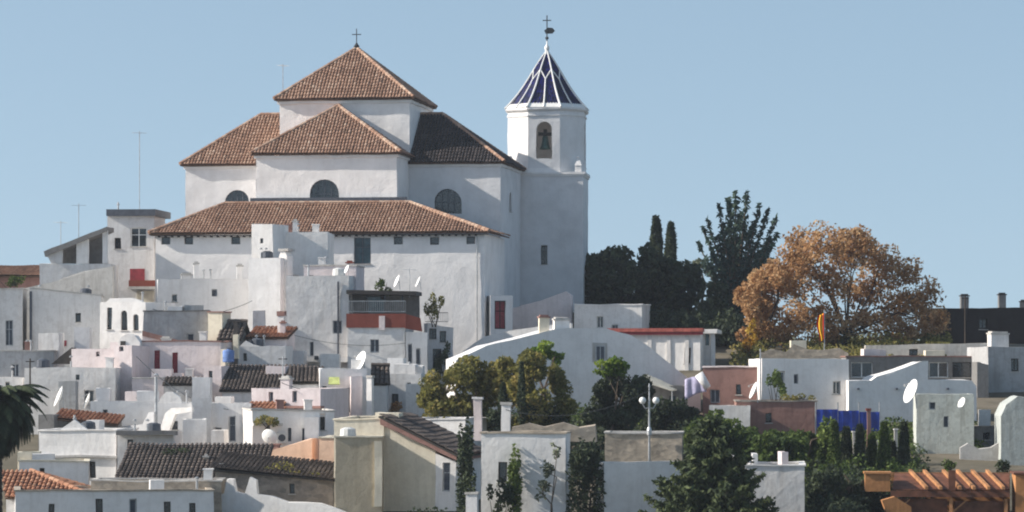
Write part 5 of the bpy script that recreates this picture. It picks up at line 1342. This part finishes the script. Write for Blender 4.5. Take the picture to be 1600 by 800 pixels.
# ------------------------------------------------------------------ infill between the houses
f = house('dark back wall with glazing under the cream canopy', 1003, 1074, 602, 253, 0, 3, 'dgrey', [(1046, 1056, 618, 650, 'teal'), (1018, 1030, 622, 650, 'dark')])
f = house('low dark lean-to added to stand in for shade below the crimson shutters', 256, 318, 603, 244, 2, 1.6, 'grey', roof='shed', rise=.45, tile='tile_dark', over=.1)  # dark shed added where the wall is only in shade
f = Fr('arched_niche', 'whitewashed arched bread oven below the white loggia', 'oven', 202, 249.5, 8)
prism(f, 'vault', 'white', [(184, 560), (184, 535), (190, 526), (200, 521), (210, 524), (218, 534), (219, 560)], 0, 1.2)
pbox(f, 'oven_mouth', 'dark', 188, 196, 533, 541, -.05, -.003)
f = house('narrow pinkish stair house left of the blackened tile roof', 318, 346, 572, 245, 8, 3, 'pink', [(326, 332, 580, 592, 'dark')])
f = house('tiny cream roof turret beside the blue water barrel', 345, 352, 545, 248, 10, 1, 'cream')
f = Fr('beige_chimney', 'beige chimney with black cowl between barrel and red tile roof', 'chimney', 368, 252, 10)
pbox(f, 'stack', 'cream', 364, 372, 522, 560, 0, .4); pbox(f, 'cowl', 'dark', 365, 371, 502, 521.6, .05, .35)
f = Fr('white_chimney', 'white chimney with a brown cap above the small red tile roof', 'chimney', 438, 258.5, 12)
pbox(f, 'stack', 'white', 433, 443, 494, 532, 0, .5); pbox(f, 'cap', 'brick', 432, 444, 486, 493.6, -.05, .55)
for i, (q0, q1, t, Y, mt, lb) in enumerate((
    (415, 446, 572, 246, 'pink', 'low pinkish parapet piece above the wide blackened tile roof'),
    (92, 118, 596, 243.5, 'grey', 'small grey box on the wall between the two left dishes'),
    (300, 330, 622, 231.5, 'white_old', 'small rendered step right of the curved parapet'),
    (60, 84, 648, 229, 'dgrey', 'dark little hut above the orange tile strip'),
    (476, 498, 652, 225.3, 'white', 'small white wall box on the blue shaded house with grey dish'),
    (28, 62, 706, 214, 'cream', 'small cream block behind the orange corner roof'),
    (1120, 1146, 690, 203.5, 'white_old', 'small grey white box behind the tip of the conifer'),
    (1176, 1184, 708, 202.2, 'white', 'small white chimney on the left of the blank block'),
    (1222, 1232, 706, 202.6, 'pink', 'small pinkish chimney on the right of the blank block'),
    (1530, 1548, 640, 240, 'white_old', 'small pale chimney block right of the green cement block'),
    (1446, 1476, 548, 279, 'cream', 'low cream parapet block on the pale concrete house'),
    (262, 284, 478, 257.2, 'white', 'white step on the dark grey parapet right of the loggia'),
    (60, 92, 520, 256, 'white_old', 'low whitish terrace block in front of the wide shaded wall'),
    (116, 140, 512, 257, 'white', 'small bright block at the foot of the wide shaded wall'),
    (395, 415, 484, 262, 'white_old', 'small block leaning on the bright turret foot above the red tile roof'),
    (455, 474, 548, 259, 'white', 'white step block at the foot of the large grey wall'),
    (500, 530, 553, 258.5, 'white_old', 'low grey white block right of the white step block'),
    (548, 566, 588, 236.5, 'pink', 'narrow pinkish block in front of the blue shaded gable'),
    (605, 630, 560, 248, 'white', 'white block under the terrace house wall'),
    (634, 662, 600, 240, 'white_old', 'low block half hidden by the left olive tree'),
    (150, 172, 606, 240, 'white', 'white block right of the smaller left dish'),
    (195, 222, 612, 239, 'pink', 'pinkish low block before the sunlit gable end'),
    (300, 328, 590, 241.5, 'white', 'white block left of the wide blackened tile roof'),
    (286, 322, 655, 228, 'white', 'white terrace block in front of the two tall shutters'),
    (330, 350, 672, 226, 'white_old', 'low step block beside the tall grey shutters'),
    (1236, 1260, 532, 276, 'cream', 'low beige block behind the rubble wall under the russet tree'),
    (1350, 1385, 546, 277, 'pink', 'low pinkish block right of the autumn tree foot'))):
    house(lb, q0, q1, t, Y, 6 - (i % 3) * 5, 1.6, mt, name='small_block', cat='block')
def cable(label, a, b, sagm=1.0):
    A_, B_ = Vector(place(*a)), Vector(place(*b)); n = 14
    pts = [A_.lerp(B_, i / n) - Vector((0, 0, sagm * 4 * (i / n) * (1 - i / n))) - A_ for i in range(n + 1)]
    m = MB(); m.path(pts, .022, .022, 4); o = m.build('overhead_cable', M['iron']); o.location = A_
    tag(o, label, 'cable', 'cables strung between the houses')
cable('cable drooping from the loggia to the tall turret house', (224, 478, 260), (394, 470, 270), .9)
cable('cable across the grey wall below the terrace parapet', (447, 520, 262.2), (634, 536, 260), .5)
cable('cable from the crimson shutter house down to the curved parapet', (205, 548, 249.5), (357, 640, 231), .8)
cable('cable from the red ledge house to the pale weathered house', (440, 598, 231.5), (592, 592, 243), .8)
cable('cable from street lamp towards the olive trees', (1015, 610, 221), (790, 640, 224), .9)
cable('cable over the bottom row house to the stone farmhouse', (30, 752, 200), (340, 742, 208), .8)
for i, (q, t, b_, Y, lb) in enumerate(((442, 556, 640, 240, 'thin grey pole before the wide blackened tile roof'), (1508, 462, 560, 283, 'tall dark pole before the skyline building'), (1188, 545, 640, 248, 'thin dark pole beside the golden sapling'), (47, 560, 640, 242, 'thin pole on the grey wall above the palm'))):
    o = Fr('utility_pole', lb, 'pole', q, Y, z=(HY - b_) * K * Y)
    h = (b_ - t) * K * Y; MB().tube((0, 0, -1), (0, 0, h), .07, .05, 8).build('mast', M['metal' if i % 2 == 0 else 'bark_dark'], o.root)
    MB().box(-.3, .3, -.03, .03, h - .25, h - .18).build('crossarm', M['bark_dark'], o.root)

# ------------------------------------------------------------------ air
hz = MB().box(-720, 720, -220, 1120, -62, 38).build('haze', bpy.data.materials.new('haze_air'))
hz['kind'] = 'stuff'
m = hz.data.materials[0]; m.use_nodes = True; t = m.node_tree
t.nodes.remove(t.nodes['Principled BSDF'])
v = t.nodes.new('ShaderNodeVolumePrincipled')
v.inputs['Color'].default_value = (0.80, 0.88, 1.0, 1); v.inputs['Density'].default_value = 0.00013; v.inputs['Anisotropy'].default_value = 0.2
t.links.new(v.outputs[0], t.nodes['Material Output'].inputs['Volume'])
